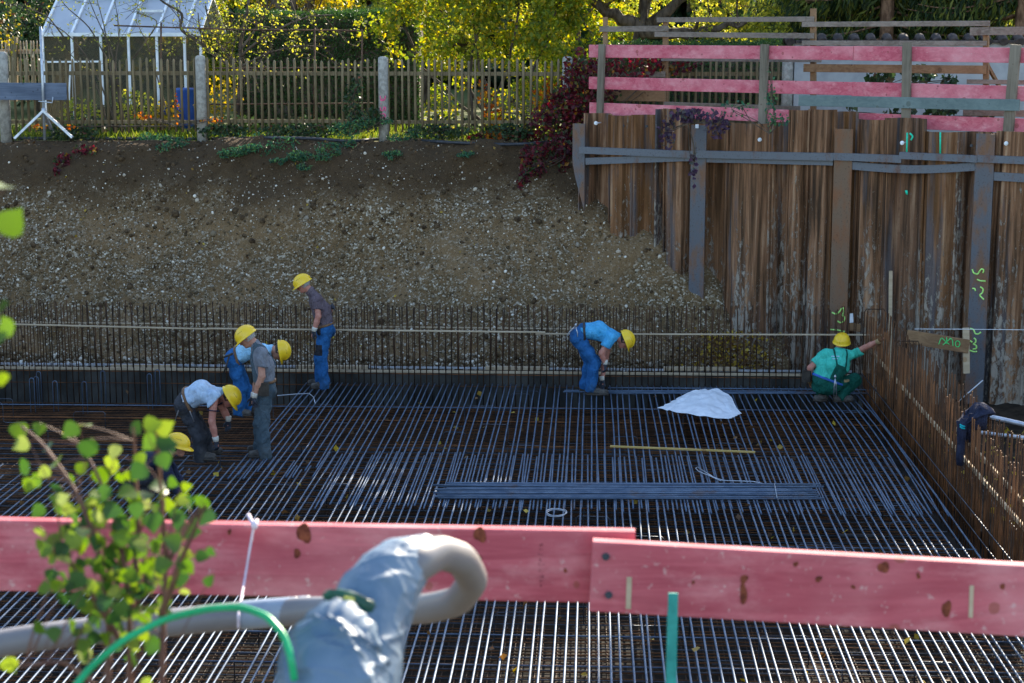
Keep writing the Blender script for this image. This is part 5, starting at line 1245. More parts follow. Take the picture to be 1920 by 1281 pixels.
# hedges
def hedge(label, px0, px1, Y, ztop, dep, n, mat=None):
    x0, x1 = P(px0, 64, Y)[0], P(px1, 64, Y)[0]; root = thing('hedge', label, 'hedge', ((x0+x1)/2, Y, 3.5))
    MB().box(((x0+x1)/2, Y+dep/2, (3.5+ztop)/2-.04), (x1-x0-.12, dep-.14, ztop-3.5-.16)).build('stems', M['trunk'], root)  # added solid dark core behind the leaf shell, no separate stems
    m_ = MB(); f = int(n*.72); a = np.stack([RNG.uniform(x0, x1, f), Y + RNG.normal(0, .035, f) + .05*noise2(RNG.uniform(0, 1, f), RNG.uniform(0, 1, f), 2, 5), RNG.uniform(3.5, ztop, f)], -1)
    a[:, 1] += .07*noise2(a[:, 0], a[:, 2], 9, 3); b = np.stack([RNG.uniform(x0, x1, n-f), RNG.uniform(Y, Y+dep, n-f), 0*RNG.uniform(0, 1, n-f)], -1); b[:, 2] = ztop + RNG.normal(0, .03, n-f) + .05*noise2(b[:, 0], b[:, 1], 4, 2)
    p_ = np.concatenate([a, b]); leaf_add(m_, p_, RNG.uniform(.035, .07, len(p_)), RNG, .5, np.tile([0, -1, .4], (len(p_), 1))); m_.build('foliage', mat or M['leaf_hedge'], root)
hedge('tall clipped dark green hedge behind the fence and fruit tree', 438, 790, 36.2, 5.82, 1.1, 26000)
hedge('lower clipped hedge behind the railing by the forked tree', 1085, 1492, 33.6, 5.22, .9, 15000)

# fruit tree: crooked and nearly bare
ft = P(440, 255, 32.9); root = thing('fruit_tree', 'crooked old fruit tree with few yellow leaves behind the fence', 'tree', ft); m_ = MB(); tips = []
def limb(pts, r0, r1, depth=2, tw=7, L=.8):
    pts = np.array(pts); t = np.linspace(0, len(pts)-1, len(pts)*4); pp = np.stack([np.interp(t, np.arange(len(pts)), pts[:, k]) for k in range(3)], -1)
    for _ in range(2): pp[1:-1] = (pp[:-2]+2*pp[1:-1]+pp[2:])/4
    rr = np.linspace(r0, r1, len(pp)); m_.tube(pp, rr, 8, False)
    for q in range(tw):
        k = int(rg.integers(len(pp)//4, len(pp))); grow(m_, pp[k], unit(rg.normal(size=3) + [0, 0, .5]), rg.uniform(.5, 1.2)*L, max(.006, rr[k]*.42), depth, tips, rg, .9, .1, (2, 4), .35, .0035)
F_ = lambda px, py, dy=0: P(px, py, 32.9+dy)
limb([ft, F_(448, 190), F_(452, 130), F_(450, 80, .1), F_(465, 20, .2), F_(470, -60, .3)], .055, .02)
limb([F_(425, 118), F_(400, 100), F_(372, 78), F_(335, 55), F_(345, 25), F_(300, 2), F_(280, -30)], .042, .014)
limb([F_(450, 120), F_(425, 105, .1), F_(395, 60, .1), F_(385, 10, .1)], .028, .012)
limb([F_(452, 105), F_(480, 80, -.1), F_(530, 50, -.2), F_(580, 30, -.2), F_(625, 28, -.1)], .03, .01)
limb([F_(450, 95), F_(490, 40, .2), F_(520, -10, .3)], .026, .01); limb([F_(452, 125), F_(500, 100), F_(560, 85), F_(620, 88)], .02, .007, 1, 6); limb([F_(455, 150), F_(430, 120), F_(445, 60)], .02, .008, 1)
m_.build('trunk', M['trunk'], root); lf = MB(); tp = np.array([q[0] for q in tips]); k = rg.integers(0, len(tp), 1500); leaf_add(lf, tp[k] + rg.normal(size=(1500, 3))*.03, rg.uniform(.04, .075, 1500), rg, .6, None, .4); lf.build('crown', M['leaf_tree'], root)
# whippy young tree in front of the greenhouse
yb = P(225, 255, 32.2); root = thing('young_tree', 'slender young tree with thin whips in front of the greenhouse', 'tree', yb); m_ = MB(); tips = []
Y_ = lambda px, py, dy=0: P(px, py, 32.2+dy)
for pts in ([(222, 250), (180, 130), (130, 62), (60, 25), (-20, -10)], [(214, 250), (208, 130), (200, 70), (188, 20), (170, -40)], [(200, 110), (168, 50), (120, 10), (100, -30)], [(236, 250), (212, 100), (175, 20), (160, -20)], [(205, 250), (180, 150), (120, 90), (95, 60)], [(230, 250), (215, 120), (225, 60), (215, 0)], [(310, 200), (280, 90), (255, 40)], [(250, 110), (300, 40), (250, 20)], [(120, 70), (90, 30), (25, 5)]):
    pp = np.array([Y_(*q) for q in pts]); t = np.linspace(0, len(pp)-1, 16); pp = np.stack([np.interp(t, np.arange(len(pp)), pp[:, k]) for k in range(3)], -1)
    for _ in range(2): pp[1:-1] = (pp[:-2]+2*pp[1:-1]+pp[2:])/4
    m_.tube(pp, np.linspace(.016, .005, 16), 6, False); tips += [(q, None) for q in pp[3:]]
    for q in range(4): kk = int(rg.integers(6, 15)); grow(m_, pp[kk], unit(pp[kk]-pp[kk-1] + rg.normal(size=3)*.5), rg.uniform(.25, .6), .005, 0, tips, rg, minr=.003)
m_.build('trunk', M['trunk'], root); lf = MB(); tp = np.array([q[0] for q in tips]); k = rg.integers(0, len(tp), 420); leaf_add(lf, tp[k] + rg.normal(size=(420, 3))*.04, rg.uniform(.04, .07, 420), rg, .5, None, .3); lf.build('crown', M['leaf_tree'], root)

# spruces
def spruce(label, px, Y, z0, ztop, r0, n, rad):
    b = np.array([P(px, 64, Y)[0], Y, 3.5]); root = thing('spruce_tree', label, 'tree', b); m_ = MB(); lf = MB()
    MB().tube([b, b + [0, 0, (ztop-3.5)*.5], b + [0, 0, ztop-3.5]], [r0, r0*.6, .02], 14, False).build('trunk', M['spruce_bark'], root)
    C_, D_ = [], []
    z = z0
    while z < ztop-.3:
        for k in range(6):
            a = rnd(0, 6.28); a = rnd(.2, 2.9) if (z < 7.2 and r0 > .16 and math.sin(a) < -.1 and abs(math.cos(a)) < .8) else a; L = rad*(1-(z-z0)/(ztop-z0)*.92)*rnd(.75, 1.15); q = np.linspace(.08, 1, 9); zz = z + rnd(-.1, .1)
            pts = np.stack([b[0] + q*L*math.cos(a), b[1] + q*L*math.sin(a), zz - .32*q*L + .22*L*q**2.5], -1); m_.tube(pts, np.linspace(.028, .008, 9), 5, False)
            for s_ in range(int(26*L)+6):
                t = rnd(.15, 1); c = b*[1, 1, 0] + [t*L*math.cos(a), t*L*math.sin(a), zz - .32*t*L + .22*L*t**2.5]
                side = rnd(-1, 1); hang = rnd(.1, .5)
                C_.append(c + np.array([-math.sin(a)*side*.25, math.cos(a)*side*.25, -hang*.55])); D_.append((math.cos(a)*.35 - math.sin(a)*side*.5, math.sin(a)*.35 + math.cos(a)*side*.5, -.9))
        z += rnd(.22, .34)
    m_.build('branches', M['spruce_bark'], root); C_ = np.array(C_); D_ = np.array(D_)
    for rep in range(3): leaf_add(lf, C_ + RNG.normal(size=C_.shape)*.09, RNG.uniform(.16, .34, len(C_)), RNG, .22, None, 0, D_)
    lf.build('needles', M['leaf_spruce'], root)
spruce('tall spruce with a reddish trunk rising behind the garden wall', 1662, 37.0, 5.15, 14.0, .17, 0, 2.6)
spruce('spruce at the right edge with its reddish trunk partly cut off', 1915, 36.5, 5.3, 13.0, .17, 0, 2.4)
spruce('dark spruce further back between the trunk and forked tree', 1545, 41.0, 4.4, 11.0, .15, 0, 2.4)
spruce('dark spruce further back right of the big reddish trunk', 1790, 42.0, 4.2, 11.5, .15, 0, 2.6)

# creepers, weeds, shrubs
def smooth_pts(pts):
    pts = np.array(pts); t = np.linspace(0, len(pts)-1, 10); q = np.stack([np.interp(t, np.arange(len(pts)), pts[:, k]) for k in range(3)], -1); q[1:-1] = (q[:-2]+2*q[1:-1]+q[2:])/4; return q
def plant(name, label, cat, regions, mat, lsize, stemmat=None, group=None, droop=.5, asp=.7):
    pts = np.concatenate([in_ell(P(px, py, Y), np.array([rx, ry, rz]), n, RNG, .1) for (px, py, Y, rx, ry, rz, n) in regions])
    q = regions[0]; o = P(q[0], q[1], q[2]); root = thing(name, label, cat, o, group)
    m_ = MB(); m2 = MB()
    leaf_add(m_, pts, RNG.uniform(.6, 1.25, len(pts))*lsize, RNG, asp, np.tile([0, -1, .3], (len(pts), 1)), droop)
    m_.build('foliage', mat, root)
    root_p = P(regions[0][0], regions[0][1], regions[0][2]) - [0, 0, regions[0][5]]
    for (px, py, Y, rx, ry, rz, n) in regions:
        c = P(px, py, Y)
        for k in range(3): m2.tube(smooth_pts([root_p, (root_p+c)/2 + [rnd(-.1, .1), .02, rnd(-.05, .05)], c + [rnd(-.5, .5)*rx, 0, 0], c + [rnd(-.7, .7)*rx, 0, rz*rnd(.4, 1)]]), .006, 5, False)
    m2.build('stem', stemmat or M['trunk'], root); return root
plant('creeper', 'dark red Virginia creeper smothering the fence corner beside the sheet piles', 'creeper', [(1085, 175, 30.9, .36, .3, .80, 900), (1058, 215, 30.9, .42, .3, .5, 620), (1170, 125, 31.0, .7, .3, .25, 340), (1255, 120, 31.2, .6, .2, .2, 220), (1130, 200, 30.9, .35, .25, .5, 260), (1020, 225, 31.0, .3, .2, .3, 160)], M['leaf_red'], .095)
plant('creeper', 'crimson creeper trailing down the bank below the fence corner', 'creeper', [(px, py, bank_hit(px, py, .12)[1], rx, .16, rz, n) for (px, py, rx, rz, n) in ((1000, 295, .24, .25, 190), (1040, 280, .32, .3, 260), (960, 258, .6, .18, 380), (905, 262, .3, .1, 110), (985, 325, .12, .2, 70), (1010, 318, .14, .14, 60), (975, 345, .06, .10, 22), (1055, 295, .14, .3, 90))], M['leaf_red'], .085)
plant('creeper', 'creeper leaves with backlight put into their orange colour on the pickets left of the fence corner', 'creeper', [(1030, 185, 31.5, .32, .1, .35, 130), (925, 210, 31.5, .2, .08, .35, 80), (905, 175, 31.5, .1, .06, .25, 30), (930, 255, 31.3, .25, .1, .1, 40)], M['leaf_red_backlit'], .085)
plant('creeper', 'red and green creeper climbing the fence left of the numbered post', 'creeper', [(660, 190, 31.2, .18, .12, .4, 170), (690, 225, 31.2, .3, .15, .25, 180), (670, 160, 31.2, .12, .1, .2, 40)], M['leaf_dark'], .07)
plant('creeper', 'small crimson creeper patch hanging at the bank left of centre', 'creeper', [(120, 303, bank_hit(120, 303, .1)[1], .18, .1, .15, 110), (106, 325, bank_hit(106, 325, .1)[1], .06, .06, .12, 26), (160, 282, bank_hit(160, 282, .1)[1], .25, .12, .1, 70)], M['leaf_red'], .08)
plant('creeper', 'orange and red vine leaves near the second concrete post', 'creeper', [(330, 205, 31.2, .06, .05, .3, 26), (395, 225, 31.2, .3, .05, .06, 24), (265, 218, 31.2, .2, .05, .08, 30), (100, 238, 31.1, .5, .05, .05, 30)], M['leaf_red_backlit'], .06)
plant('creeper', 'dark purple creeper over the sheet piles by the square marker', 'creeper', [(1290, 218, 28.0, .35, .12, .12, 130), (1345, 235, 27.7, .2, .1, .25, 90), (1250, 250, 28.3, .16, .1, .3, 70), (1300, 310, 27.8, .06, .05, .4, 26)], M['leaf_purple'], .09)
for q, (px, py, Y, r, n, lb) in enumerate([(455, 282, 30.3, .30, 240, 'bluish green weed clump hanging over the bank, leftmost large clump'), (570, 293, 30.1, .34, 260, 'largest bluish green weed clump hanging over the bank'), (625, 275, 30.5, .3, 200, 'weed clump on the bank edge left of numbered post'), (738, 288, 30.4, .16, 120, 'small weed clump directly below the numbered post'), (872, 290, 30.3, .13, 90, 'lone weed clump on the bank under the black hose'), (300, 262, 30.7, .4, 260, 'low green weeds at the bank edge left of second post'), (500, 262, 30.8, .6, 320, 'straggling green weeds along the foot of the fence'), (520, 300, 30.0, .14, 70, 'small weed tuft low on the bank between two clumps'), (660, 240, 31.1, .45, 300, 'dark ivy bush at the foot of the fence left of numbered post'), (770, 255, 31.0, .3, 120, 'ivy at the foot of the fence right of numbered post')]):
    plant('weed', lb, 'weed', [(px+dx*r, py+dy*r, min(bank_hit(px+dx*r, py+dy*r, .16)[1], 31.2) if py > 250 else Y, r*sc_, .13, r*.5*sc_, int(n*1.7*w_)) for (dx, dy, sc_, w_) in ((0, 0, .55, .35), (rnd(40, 110), rnd(-25, 20), .5, .25), (rnd(-110, -40), rnd(-20, 25), .5, .25), (rnd(-60, 60), rnd(15, 60), .4, .15), (rnd(-150, 150), rnd(-30, 40), .3, .1))], M['leaf_weed'], .07, None, 'weeds along the bank edge', 0, .35)
plant('climbing_plant', 'green climber growing up the second railing post', 'climber', [(1445, 190, 27.35, .1, .06, .5, 70), (1380, 205, 27.5, .3, .05, .14, 40), (1460, 225, 27.3, .2, .05, .1, 45)], M['leaf_weed'], .06)
plant('shrub', 'glossy leaved shrub in front of the pale garden wall', 'shrub', [(1650, 148, 29.6, .25, .2, .15, 40), (1720, 145, 29.5, .3, .2, .2, 60), (1780, 150, 29.5, .2, .2, .1, 24)], M['leaf_dark'], .15)
plant('shrub', 'low glossy shrub between pink plank and garden wall', 'shrub', [(1690, 210, 29.0, .3, .15, .12, 40), (1765, 212, 28.9, .3, .15, .12, 44), (1595, 210, 29.2, .1, .1, .12, 12), (1850, 218, 28.6, .15, .1, .08, 16)], M['leaf_dark'], .14)
plant('shrub', 'pale dry shrub beside the far pale fence', 'shrub', [(15, 62, 35, .3, .2, .45, 60)], M['leaf_gold'], .07)
for (px, r, n, lb) in ((130, .6, 260, 'dark ground ivy at the foot of the fence behind the tripod stand'), (420, .5, 260, 'dark ground ivy right of the second concrete post'), (560, .8, 420, 'dark ground ivy along the fence below the trellis'), (820, .6, 260, 'dark ground ivy at the foot of the fence below the hazel'), (950, .5, 260, 'ground ivy between hazel stems and red creeper')):
    plant('ivy', lb, 'ivy', [(px, 247, 31.25, r, .12, .14, n), (px+20, 236, 31.6, r, .15, .2, n)], M['leaf_dark'], .07, None, 'ground ivy along the fence', 0, .8)
for (px, py, h, n, mt, lb) in ((150, 215, .35, 260, 'leaf_tree', 'sunlit low bush behind the fence by the tripod stand'), (255, 205, .4, 300, 'leaf_tree', 'leafy low bush in front of the greenhouse door bay'), (310, 215, .3, 220, 'leaf_gold', 'yellowing bush left of the blue water butt'), (410, 190, .45, 300, 'leaf_gold', 'yellow leaved bush right of second concrete post'), (830, 215, .4, 320, 'leaf_hazel', 'bright green undergrowth below the hazel, left side'), (985, 195, .5, 420, 'leaf_hazel', 'bright green undergrowth behind the orange creeper leaves')):
    plant('bush', lb, 'bush', [(px, py, 33.0, h*1.1, .3, h, n)], M[mt], .075, None, 'bushes behind the fence')
# grass behind the fence, litter
m_ = MB(); n = 9000; x = RNG.uniform(-11.5, 4, n); y = 31.45 + RNG.uniform(0, 1, n)**1.6*4; h = RNG.uniform(.06, .22, n)
leaf_add(m_, np.stack([x, y, 3.5 + h/2], -1), h*1.1, RNG, .10, None, 0, np.tile([0, 0, 1.0], (n, 1))*1.0); tag(m_.build('grass', M['grass'], None, (-3, 32, 3.5)), 'bright green grass growing behind the picket fence', 'grass', kind='stuff')
m_ = MB(); n = 260; X = RNG.uniform(-12, 2, n); T = RNG.uniform(.05, .95, n); c = bank(X, T) + [0, -.03, .02]
leaf_add(m_, c, RNG.uniform(.03, .07, n), RNG, .8, np.tile([0, -.7, .7], (n, 1)))
n = 900; px = RNG.normal(1365, 42, n); py = RNG.uniform(625, 690, n); c = np.array([P(a, b, np.interp(b, [600, 690], [27.75, 27.4])) for a, b in zip(px, py)]); leaf_add(m_, c + RNG.normal(size=c.shape)*.04, RNG.uniform(.04, .08, n), RNG, .8)
n = 240; c = np.stack([RNG.uniform(-8, 4, n), RNG.uniform(14.5, 26.5, n), RNG.choice([-.33, -.33, .015], n)], -1); leaf_add(m_, c, RNG.uniform(.05, .10, n), RNG, .9, np.tile([0, 0, 1.], (n, 1)))
n = 900; c = np.stack([RNG.uniform(4.7, 7.5, n), RNG.uniform(16, 25, n), RNG.uniform(-.2, -.05, n)], -1); leaf_add(m_, c, RNG.uniform(.04, .09, n), RNG, .8)
tag(m_.build('fallen_leaves', M['leaf_fallen'], None, (0, 24, 0)), 'brown and yellow fallen leaves scattered over bank and mat', 'leaves', kind='stuff')
# ================================================================== foreground
M['pink_near'] = wood('pink_near', (0.58, 0.14, 0.165), (0.38, 0.07, 0.09), (0.17, 0.05, 0.03), 0, 1.3, fade=(0.66, 0.28, 0.285))
nr = thing('guard_railing', 'blurred pink guard planks crossing the foreground above the near mat', 'railing', P(1150, 1150, 4.8))
def nplank(px0, t0, b0, px1, t1, b1, Y):
    a = (P(px0, t0, Y)+P(px0, b0, Y))/2; b = (P(px1, t1, Y)+P(px1, b1, Y))/2; h = P(px0, t0, Y)[2]-P(px0, b0, Y)[2]
    m_ = MB(); m_.beam(a + [0, .022, 0], b + [0, .022, 0], .045, h, bev=.003); return m_.build('plank', M['pink_near'], nr)
pl1 = nplank(-120, 974, 1106, 1190, 999, 1131, 4.86); pl2 = nplank(1108, 1016, 1147, 2040, 1065, 1205, 4.78)
for q, w_ in ((( 1180, 1082, 1142), 10), ((1822, 1098, 1158), 8)):
    m_ = MB(); m_.beam(P(q[0], q[1], 4.778), P(q[0]-2, q[2], 4.778), w_*4.78/FPX, .002, (0, 1, 0)); m_.build('paint_stripe', M['pale_wood'], pl2)
for (px, py) in ((1136, 1044), (1141, 1116)): m_ = MB(); m_.tube([P(px, py, 4.79), P(px, py, 4.772)], .011, 10); m_.build('bolt_head', M['black_rubber'], pl2)
M['knot'] = simple('knot', (.11, .028, .018), (.25, .07, .035), 45, .8, 0, .4)
for (pk, Yk, lst) in ((pl1, 4.8575, ((570, 1000, 15, 26), (557, 1038, 9, 10), (430, 998, 4, 8), (900, 1003, 13, 20), (897, 1046, 7, 8), (105, 1038, 11, 9), (250, 1060, 5, 6), (700, 1075, 5, 5), (1060, 1070, 4, 5))), (pl2, 4.7775, ((1395, 1086, 10, 9), (1394, 1114, 10, 22), (1535, 1086, 8, 7), (1600, 1101, 5, 5), (1657, 1064, 12, 15), (1775, 1142, 10, 21), (1722, 1080, 5, 7), (1492, 1058, 6, 6), (1300, 1092, 4, 4), (1880, 1100, 5, 8)))):
    for (px, py, rx, ry) in lst:
        m_ = MB(); th_ = np.linspace(0, 2*math.pi, 15)[:-1]; ph = rnd(0, 6); rr = 1 + .18*np.sin(2*th_ + ph) + .12*np.sin(3*th_ - ph)
        ring = [P(px + rx*.8*r_*math.cos(t), py + ry*.8*r_*math.sin(t), Yk) for t, r_ in zip(th_, rr)]
        m_.add(ring + [q + np.array([0, .004, 0]) for q in ring], [tuple(range(14))[::-1]] + [(k, (k+1) % 14, 14+(k+1) % 14, 14+k) for k in range(14)]); m_.build('knot', M['knot'], pk)
M['stamp'] = simple('stamp', (.10, .02, .03), (.16, .03, .05), 40)
m_ = MB(); yq = 1018
for k in range(9):
    for s_ in range(3):
        xa = 1011 + rnd(0, 7); m_.tube([P(xa, yq + rnd(0, 6), 4.857), P(xa + rnd(-3, 3), yq + rnd(1, 7), 4.857)], .0009, 4)
    yq += 9 if k != 4 else 14
m_.build('stamp', M['stamp'], pl1)
for px in (-60, 2030):
    m_ = MB(); a = P(px, 985 if px < 1000 else 1030, 4.93); m_.beam([a[0], 4.945, 3.1], [a[0], 4.945, a[2]-.02], .09, .07, (0, 1, 0)); m_.build('post', M['grey_wood_z'], nr)
M['green_paint'] = simple('green_paint', (.012, .20, .17), (.03, .30, .25), 14, .55, .2, .2)
g1 = MB(); a, b = P(1262, 1112, 4.62), P(1256, 1420, 4.55); g1.beam(b, a, .027, .012, (0, 1, 0)); g1.beam(b + [-.012, .012, 0], a + [-.010, .012, -.06], .008, .03, (0, 1, 0)); g1.beam([b[0], b[1], 3.1], b, .027, .012, (0, 1, 0))
tag(g1.build('steel_stake', M['green_paint'], None, (a[0], a[1], 3.2)), 'green painted steel stake standing in front of the near pink plank', 'stake')
# plastic pipe with a loop, and the silver wrapped bundle it runs into
M['pipe_grey'] = simple('pipe_grey', (.155, .142, .145), (.19, .178, .18), 3, .45, 0, .05)
M['pipe_wrap'] = simple('pipe_wrap', (.22, .26, .32), (.28, .32, .38), 6, .4, 0, .15)
M['silver_wrap'] = simple('silver_wrap', (.07, .125, .19), (.14, .20, .265), 3.5, .52, .05, .3, bdist=.02)
M['green_tape'] = simple('green_tape', (.004, .05, .03), (.01, .09, .05), 20, .45)
M['yellow_print'] = simple('yellow_print', (.35, .38, .03), (.45, .46, .05), 20, .5)
M['green_hose'] = simple('green_hose', (.0, .30, .10), (.01, .38, .14), 8, .35, 0, .05)
def smooth_path(pts, n=80, it=4):
    pts = np.array(pts, float); t = np.linspace(0, len(pts)-1, n); q = np.stack([np.interp(t, np.arange(len(pts)), pts[:, k]) for k in range(pts.shape[1])], -1)
    for _ in range(it): q[1:-1] = (q[:-2] + 2*q[1:-1] + q[2:])/4
    return q
pp = thing('drain_pipe', 'pale grey plastic pipe looping over in front of the pink plank', 'pipe', P(860, 1080, 4.0))
pth = smooth_path([[*P(px, py, Y), r] for (px, py, Y, r) in ((-140, 1232, 4.0, .034), (60, 1196, 4.1, .034), (240, 1176, 4.2, .035), (420, 1157, 4.3, .036), (560, 1146, 4.3, .037), (700, 1145, 4.2, .037), (800, 1142, 4.0, .036), (860, 1128, 3.85, .034), (888, 1088, 3.7, .034), (866, 1048, 3.58, .035), (822, 1035, 3.5, .036), (775, 1058, 3.42, .042), (735, 1095, 3.38, .04), (700, 1150, 3.35, .04))], 140, 6)
m_ = MB(); m_.tube(pth[:, :3], pth[:, 3], 24); m_.build('pipe_body', M['pipe_grey'], pp)
ws = smooth_path([[*P(px, py, 4.3), .0385] for (px, py) in ((455, 1154), (500, 1150), (560, 1146))], 20, 1); m_ = MB(); m_.tube(ws[:, :3], .0375, 24); m_.build('pipe_sleeve', M['pipe_wrap'], pp)
ws = smooth_path([[*P(px, py, 4.3), .0385] for (px, py) in ((562, 1146), (582, 1145))], 4, 0); m_ = MB(); m_.tube(ws[:, :3], .0385, 24); m_.build('pipe_sleeve', M['pipe_wrap'], pp)
def wrapped(mb, path, k=40, amp=.12, seed=0, flat=.9):
    pts = path[:, :3]; n = len(pts); t = np.gradient(pts, axis=0); t /= np.linalg.norm(t, axis=1)[:, None]
    u = np.cross(t, [0, 1, 0]); u /= np.linalg.norm(u, axis=1)[:, None]; v = np.cross(t, u); a = np.arange(k)*2*math.pi/k; V = []
    for i_ in range(n):
        s_ = i_/n
        w1 = 1-np.abs(np.sin(1.5*a + 3.1*s_ + seed + .8*np.sin(9*s_ + 2*a))); w2 = 1-np.abs(np.sin(2.5*a - 6.3*s_ + 2*seed + .9*np.sin(14*s_ - a))); w3 = 1-np.abs(np.sin(9*s_ + 1.6*np.sin(2*a + seed) + .7*np.sin(5*a)))
        w4 = 1-np.abs(np.sin(4*a + 21*s_ + 1.4*np.sin(3*a - 8*s_ + seed)))
        rr = path[i_, 3]*(1 + amp*(.55*np.sin(2*a + 4*s_ + seed) + 1.1*w1**3 + .8*w2**4 + .75*w3**4 + .5*w4**5 - .7))
        V.append(pts[i_] + rr[:, None]*(np.cos(a)[:, None]*u[i_] + flat*np.sin(a)[:, None]*v[i_]))
    i_ = np.arange(n-1)[:, None]; j_ = np.arange(k)[None, :]; base = mb.n
    mb.add(np.concatenate(V), np.stack([i_*k+j_, i_*k+(j_+1) % k, (i_+1)*k+(j_+1) % k, (i_+1)*k+j_], -1).reshape(-1, 4), True)
    mb.f += [np.array([[k-1-q for q in range(k)]]) + base, np.array([[(n-1)*k+q for q in range(k)]]) + base]; mb.mi += [0]*2; mb.sm += [True]*2
wb = thing('wrapped_hose', 'thick silvery blue wrapped hose rising in the foreground with green strap', 'hose', P(620, 1300, 3.2))
up = smooth_path([[*P(px, py, Y), r] for (px, py, Y, r) in ((803, 1034, 3.49, .036), (785, 1042, 3.46, .043), (755, 1062, 3.42, .062), (728, 1090, 3.38, .073), (706, 1125, 3.34, .080), (690, 1165, 3.30, .082), (676, 1210, 3.26, .087), (665, 1260, 3.22, .092), (650, 1330, 3.17, .095))], 130, 6)
m_ = MB(); wrapped(m_, up, 88, .05, 1.3); m_.build('upper_sleeve', M['silver_wrap'], wb)
lo_ = smooth_path([[*P(px, py, Y), r] for (px, py, Y, r) in ((648, 1196, 3.24, .065), (644, 1204, 3.22, .092), (634, 1225, 3.20, .108), (624, 1260, 3.17, .113), (616, 1330, 3.12, .116), (604, 1480, 3.05, .118), (598, 1800, 3.0, .118))], 150, 6)
m_ = MB(); wrapped(m_, lo_, 96, .11, 2.7); m_.build('lower_sleeve', M['silver_wrap'], wb)
tp = smooth_path([P(612, 1124, 3.255), P(625, 1118, 3.25), P(650, 1121, 3.24), P(675, 1130, 3.235), P(698, 1143, 3.24)], 16, 2)
m_ = MB(); wrapped(m_, np.concatenate([tp, np.full((16, 1), .015)], 1), 16, .25, .4, .5); st = m_.build('strap', M['green_tape'], wb)
m_ = MB(); m_.beam(P(645, 1121, 3.222), P(664, 1125, 3.222), .002, .007); m_.build('strap_print', M['yellow_print'], st)
gp = smooth_path([P(px, py, Y) for (px, py, Y) in ((110, 1330, 3.0), (165, 1255, 3.08), (230, 1200, 3.12), (310, 1160, 3.15), (390, 1141, 3.15), (450, 1138, 3.15), (500, 1155, 3.12), (532, 1190, 3.09), (546, 1235, 3.06), (552, 1275, 3.06))], 70, 4)
tube_thing('garden_hose', 'bright green hose arching into the silver wrapped bundle', 'hose', [(gp, .007)], M['green_hose'])
M['string'] = simple('string', (.55, .45, .52), (.68, .6, .66), 20, .8)
sg = MB(); sg.tube(smooth_path([P(478, 975, 4.80), P(470, 1020, 4.80), P(460, 1080, 4.78), P(452, 1125, 4.5), P(447, 1150, 4.24), P(447, 1178, 4.25)], 40, 3), .0035, 7)
sg.tube(smooth_path([P(466, 966, 4.84), P(472, 980, 4.8), P(478, 984, 4.79), P(482, 976, 4.82)], 12, 1), .006, 7); sg.ell(P(477, 985, 4.79), (.010, .010, .013))
tag(sg.build('string', M['string'], None, P(478, 985, 4.8)), 'pale string knotted over the pink plank holding up the pipe', 'string')
# poplar sapling
M['leaf_fresh'] = leafmat('leaf_fresh', [(0, (.022, .06, .018)), (.3, (.055, .125, .018)), (.6, (.11, .19, .018)), (.85, (.20, .27, .03)), (1, (.25, .30, .10))], .5, .38, 1.0)
M['red_stem'] = simple('red_stem', (.10, .04, .03), (.17, .08, .05), 20, .6)
SPX = [(75,275),(90,330),(150,275),(190,335),(285,280),(350,345),(240,400),(90,430),(155,590),(235,500),(340,420),(400,460),(450,420),(350,570),(500,520),(540,265),(605,240),(665,250),(600,320),(660,400),(555,440),(625,490),(560,390),(670,330),(680,570),(745,570),(805,560),(820,620),(780,670),(815,780),(750,820),(715,645),(610,650),(550,600),(470,700),(530,720),(630,740),(680,725),(720,870),(560,820),(440,800),(500,780),(190,730),(245,680),(290,710),(270,790),(250,850),(330,750),(390,820),(300,880),(210,860),(480,980),(470,1050),(170,1065),(210,1080),(50,1210),(620,1130),(650,1020),(580,1030),(540,1000),(360,900),(410,940),(350,980),(660,800),(590,880),(640,860),(430,870),(300,820),(230,590),(285,620),(330,640),(380,560),(420,530),(450,590),(520,450),(480,640),(500,850),(540,900),(450,930),(310,940),(260,930),(390,1000),(300,1040),(420,1090),(480,1130),(540,1090),(360,680),(400,720),(240,750),(560,750)]
rl_ = random.Random(5); sp = thing('sapling', 'young leafy poplar sapling blurred in the left foreground', 'sapling', P(230, 1420, 3.2)); LV = MB(); ST = MB()
def poplar_leaf(mb, base, dirn, nrm, L):
    d = unit(dirn); s_ = unit(np.cross(d, nrm)); u = np.cross(s_, d); prof = [(0, 0), (.10, .36), (.32, .50), (.60, .36), (.85, .12), (1, 0)]
    c = rl_.uniform(-.25, .35); V = []
    for (t, w_) in prof:
        mid = base + d*L*t - u*L*c*t*t*.5
        if w_ == 0: V.append(mid)
        else: V += [mid + s_*L*w_*.95 + u*L*w_*.22, mid, mid - s_*L*w_*.95 + u*L*w_*.22]
    n = mb.n; mb.add(np.array(V), [(0, 1, 2), (0, 2, 3)] + [q for k in range(3) for q in ((1+3*k, 4+3*k, 5+3*k, 2+3*k), (2+3*k, 5+3*k, 6+3*k, 3+3*k))] + [(10, 13, 11), (11, 13, 12)], True)
stems = []
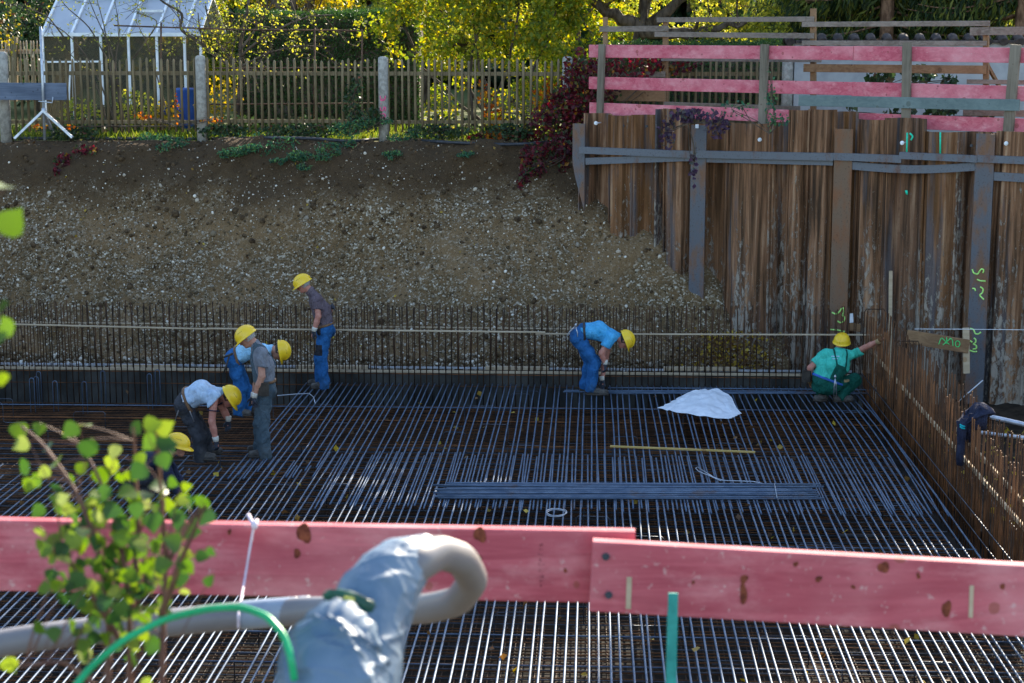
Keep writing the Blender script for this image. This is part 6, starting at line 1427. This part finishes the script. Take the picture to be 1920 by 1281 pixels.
for pts in ([(300, 1420, 3.2), (305, 1200, 3.2), (312, 1050, 3.2), (300, 900, 3.15), (292, 790, 3.1)], [(200, 1420, 3.2), (205, 1200, 3.25), (195, 1060, 3.3), (150, 930, 3.3), (80, 830, 3.35), (40, 800, 3.35)], [(240, 1420, 3.25), (245, 1150, 3.3), (225, 1000, 3.3), (180, 880, 3.35), (130, 810, 3.35)], [(305, 1150, 3.2), (340, 1050, 3.1), (370, 980, 3.05), (385, 945, 3.0)], [(225, 1200, 3.25), (150, 1080, 3.2), (110, 1020, 3.2)], [(312, 1060, 3.2), (345, 1000, 3.2), (375, 950, 3.2)], [(245, 1150, 3.3), (260, 1000, 3.35), (255, 900, 3.35), (250, 800, 3.3)], [(200, 1300, 3.2), (120, 1240, 3.15), (30, 1250, 3.1)]):
    q = smooth_path([P(*k) for k in pts], 24, 3); stems.append(q); ST.tube(q, np.linspace(.007, .0022, 24), 6, False)
allst = np.concatenate(stems)
def put_leaf(px, py, Y, L):
    c = P(px, py, Y); k = np.argmin(np.linalg.norm((allst - c)*[1, .25, 1], axis=1)); at = allst[k]
    c = P(px, py, at[1] + rl_.uniform(-.06, .06)); at = allst[max(0, k-2)]
    d = unit((c-at)*[1, .5, 1]*.6 + np.array([rl_.uniform(-.5, .5), rl_.uniform(-.4, .4), rl_.uniform(-1.0, .1)])*.10); n_ = unit(np.array([rl_.uniform(-.6, .6), -1, rl_.uniform(-.3, .9)]))
    b = c - d*L*.5; ST.tube([at, (at+b)/2 + [0, 0, .004], b], [.0013, .0010, .0007], 4, False); poplar_leaf(LV, b, d, n_, L)
for (X, Y_) in SPX: put_leaf(X/2.131 + rl_.uniform(-4, 4), 680 + Y_/2.131 + rl_.uniform(-4, 4), rl_.uniform(3.0, 3.45), rl_.uniform(.029, .044))
for k in range(135):
    t = rl_.random(); put_leaf(rl_.gauss(225, 70), rl_.gauss(1040, 85), rl_.uniform(3.1, 3.6), rl_.uniform(.022, .038))
LV.build('foliage', M['leaf_fresh'], sp); ST.build('stem', M['red_stem'], sp)
# branch reaching in at the left edge
sb = thing('leafy_branch', 'few large blurred green leaves reaching in at the left edge', 'branch', P(-60, 700, 2.6)); LV = MB(); ST = MB()
q = smooth_path([P(-90, 1500, 2.6), P(-70, 1000, 2.6), P(-45, 700, 2.6), P(-30, 500, 2.6), P(-25, 330, 2.6)], 30, 3); allst = q; ST.tube(q, np.linspace(.007, .0025, 30), 6, False)
for (px, py, L) in ((22, 415, .052), (5, 350, .035), (14, 612, .04), (8, 575, .03), (-8, 640, .04), (2, 712, .028), (-20, 450, .04), (-25, 560, .04)): put_leaf(px, py, rl_.uniform(2.5, 2.7), L)
LV.build('foliage', M['leaf_fresh'], sb); ST.build('stem', M['red_stem'], sb)
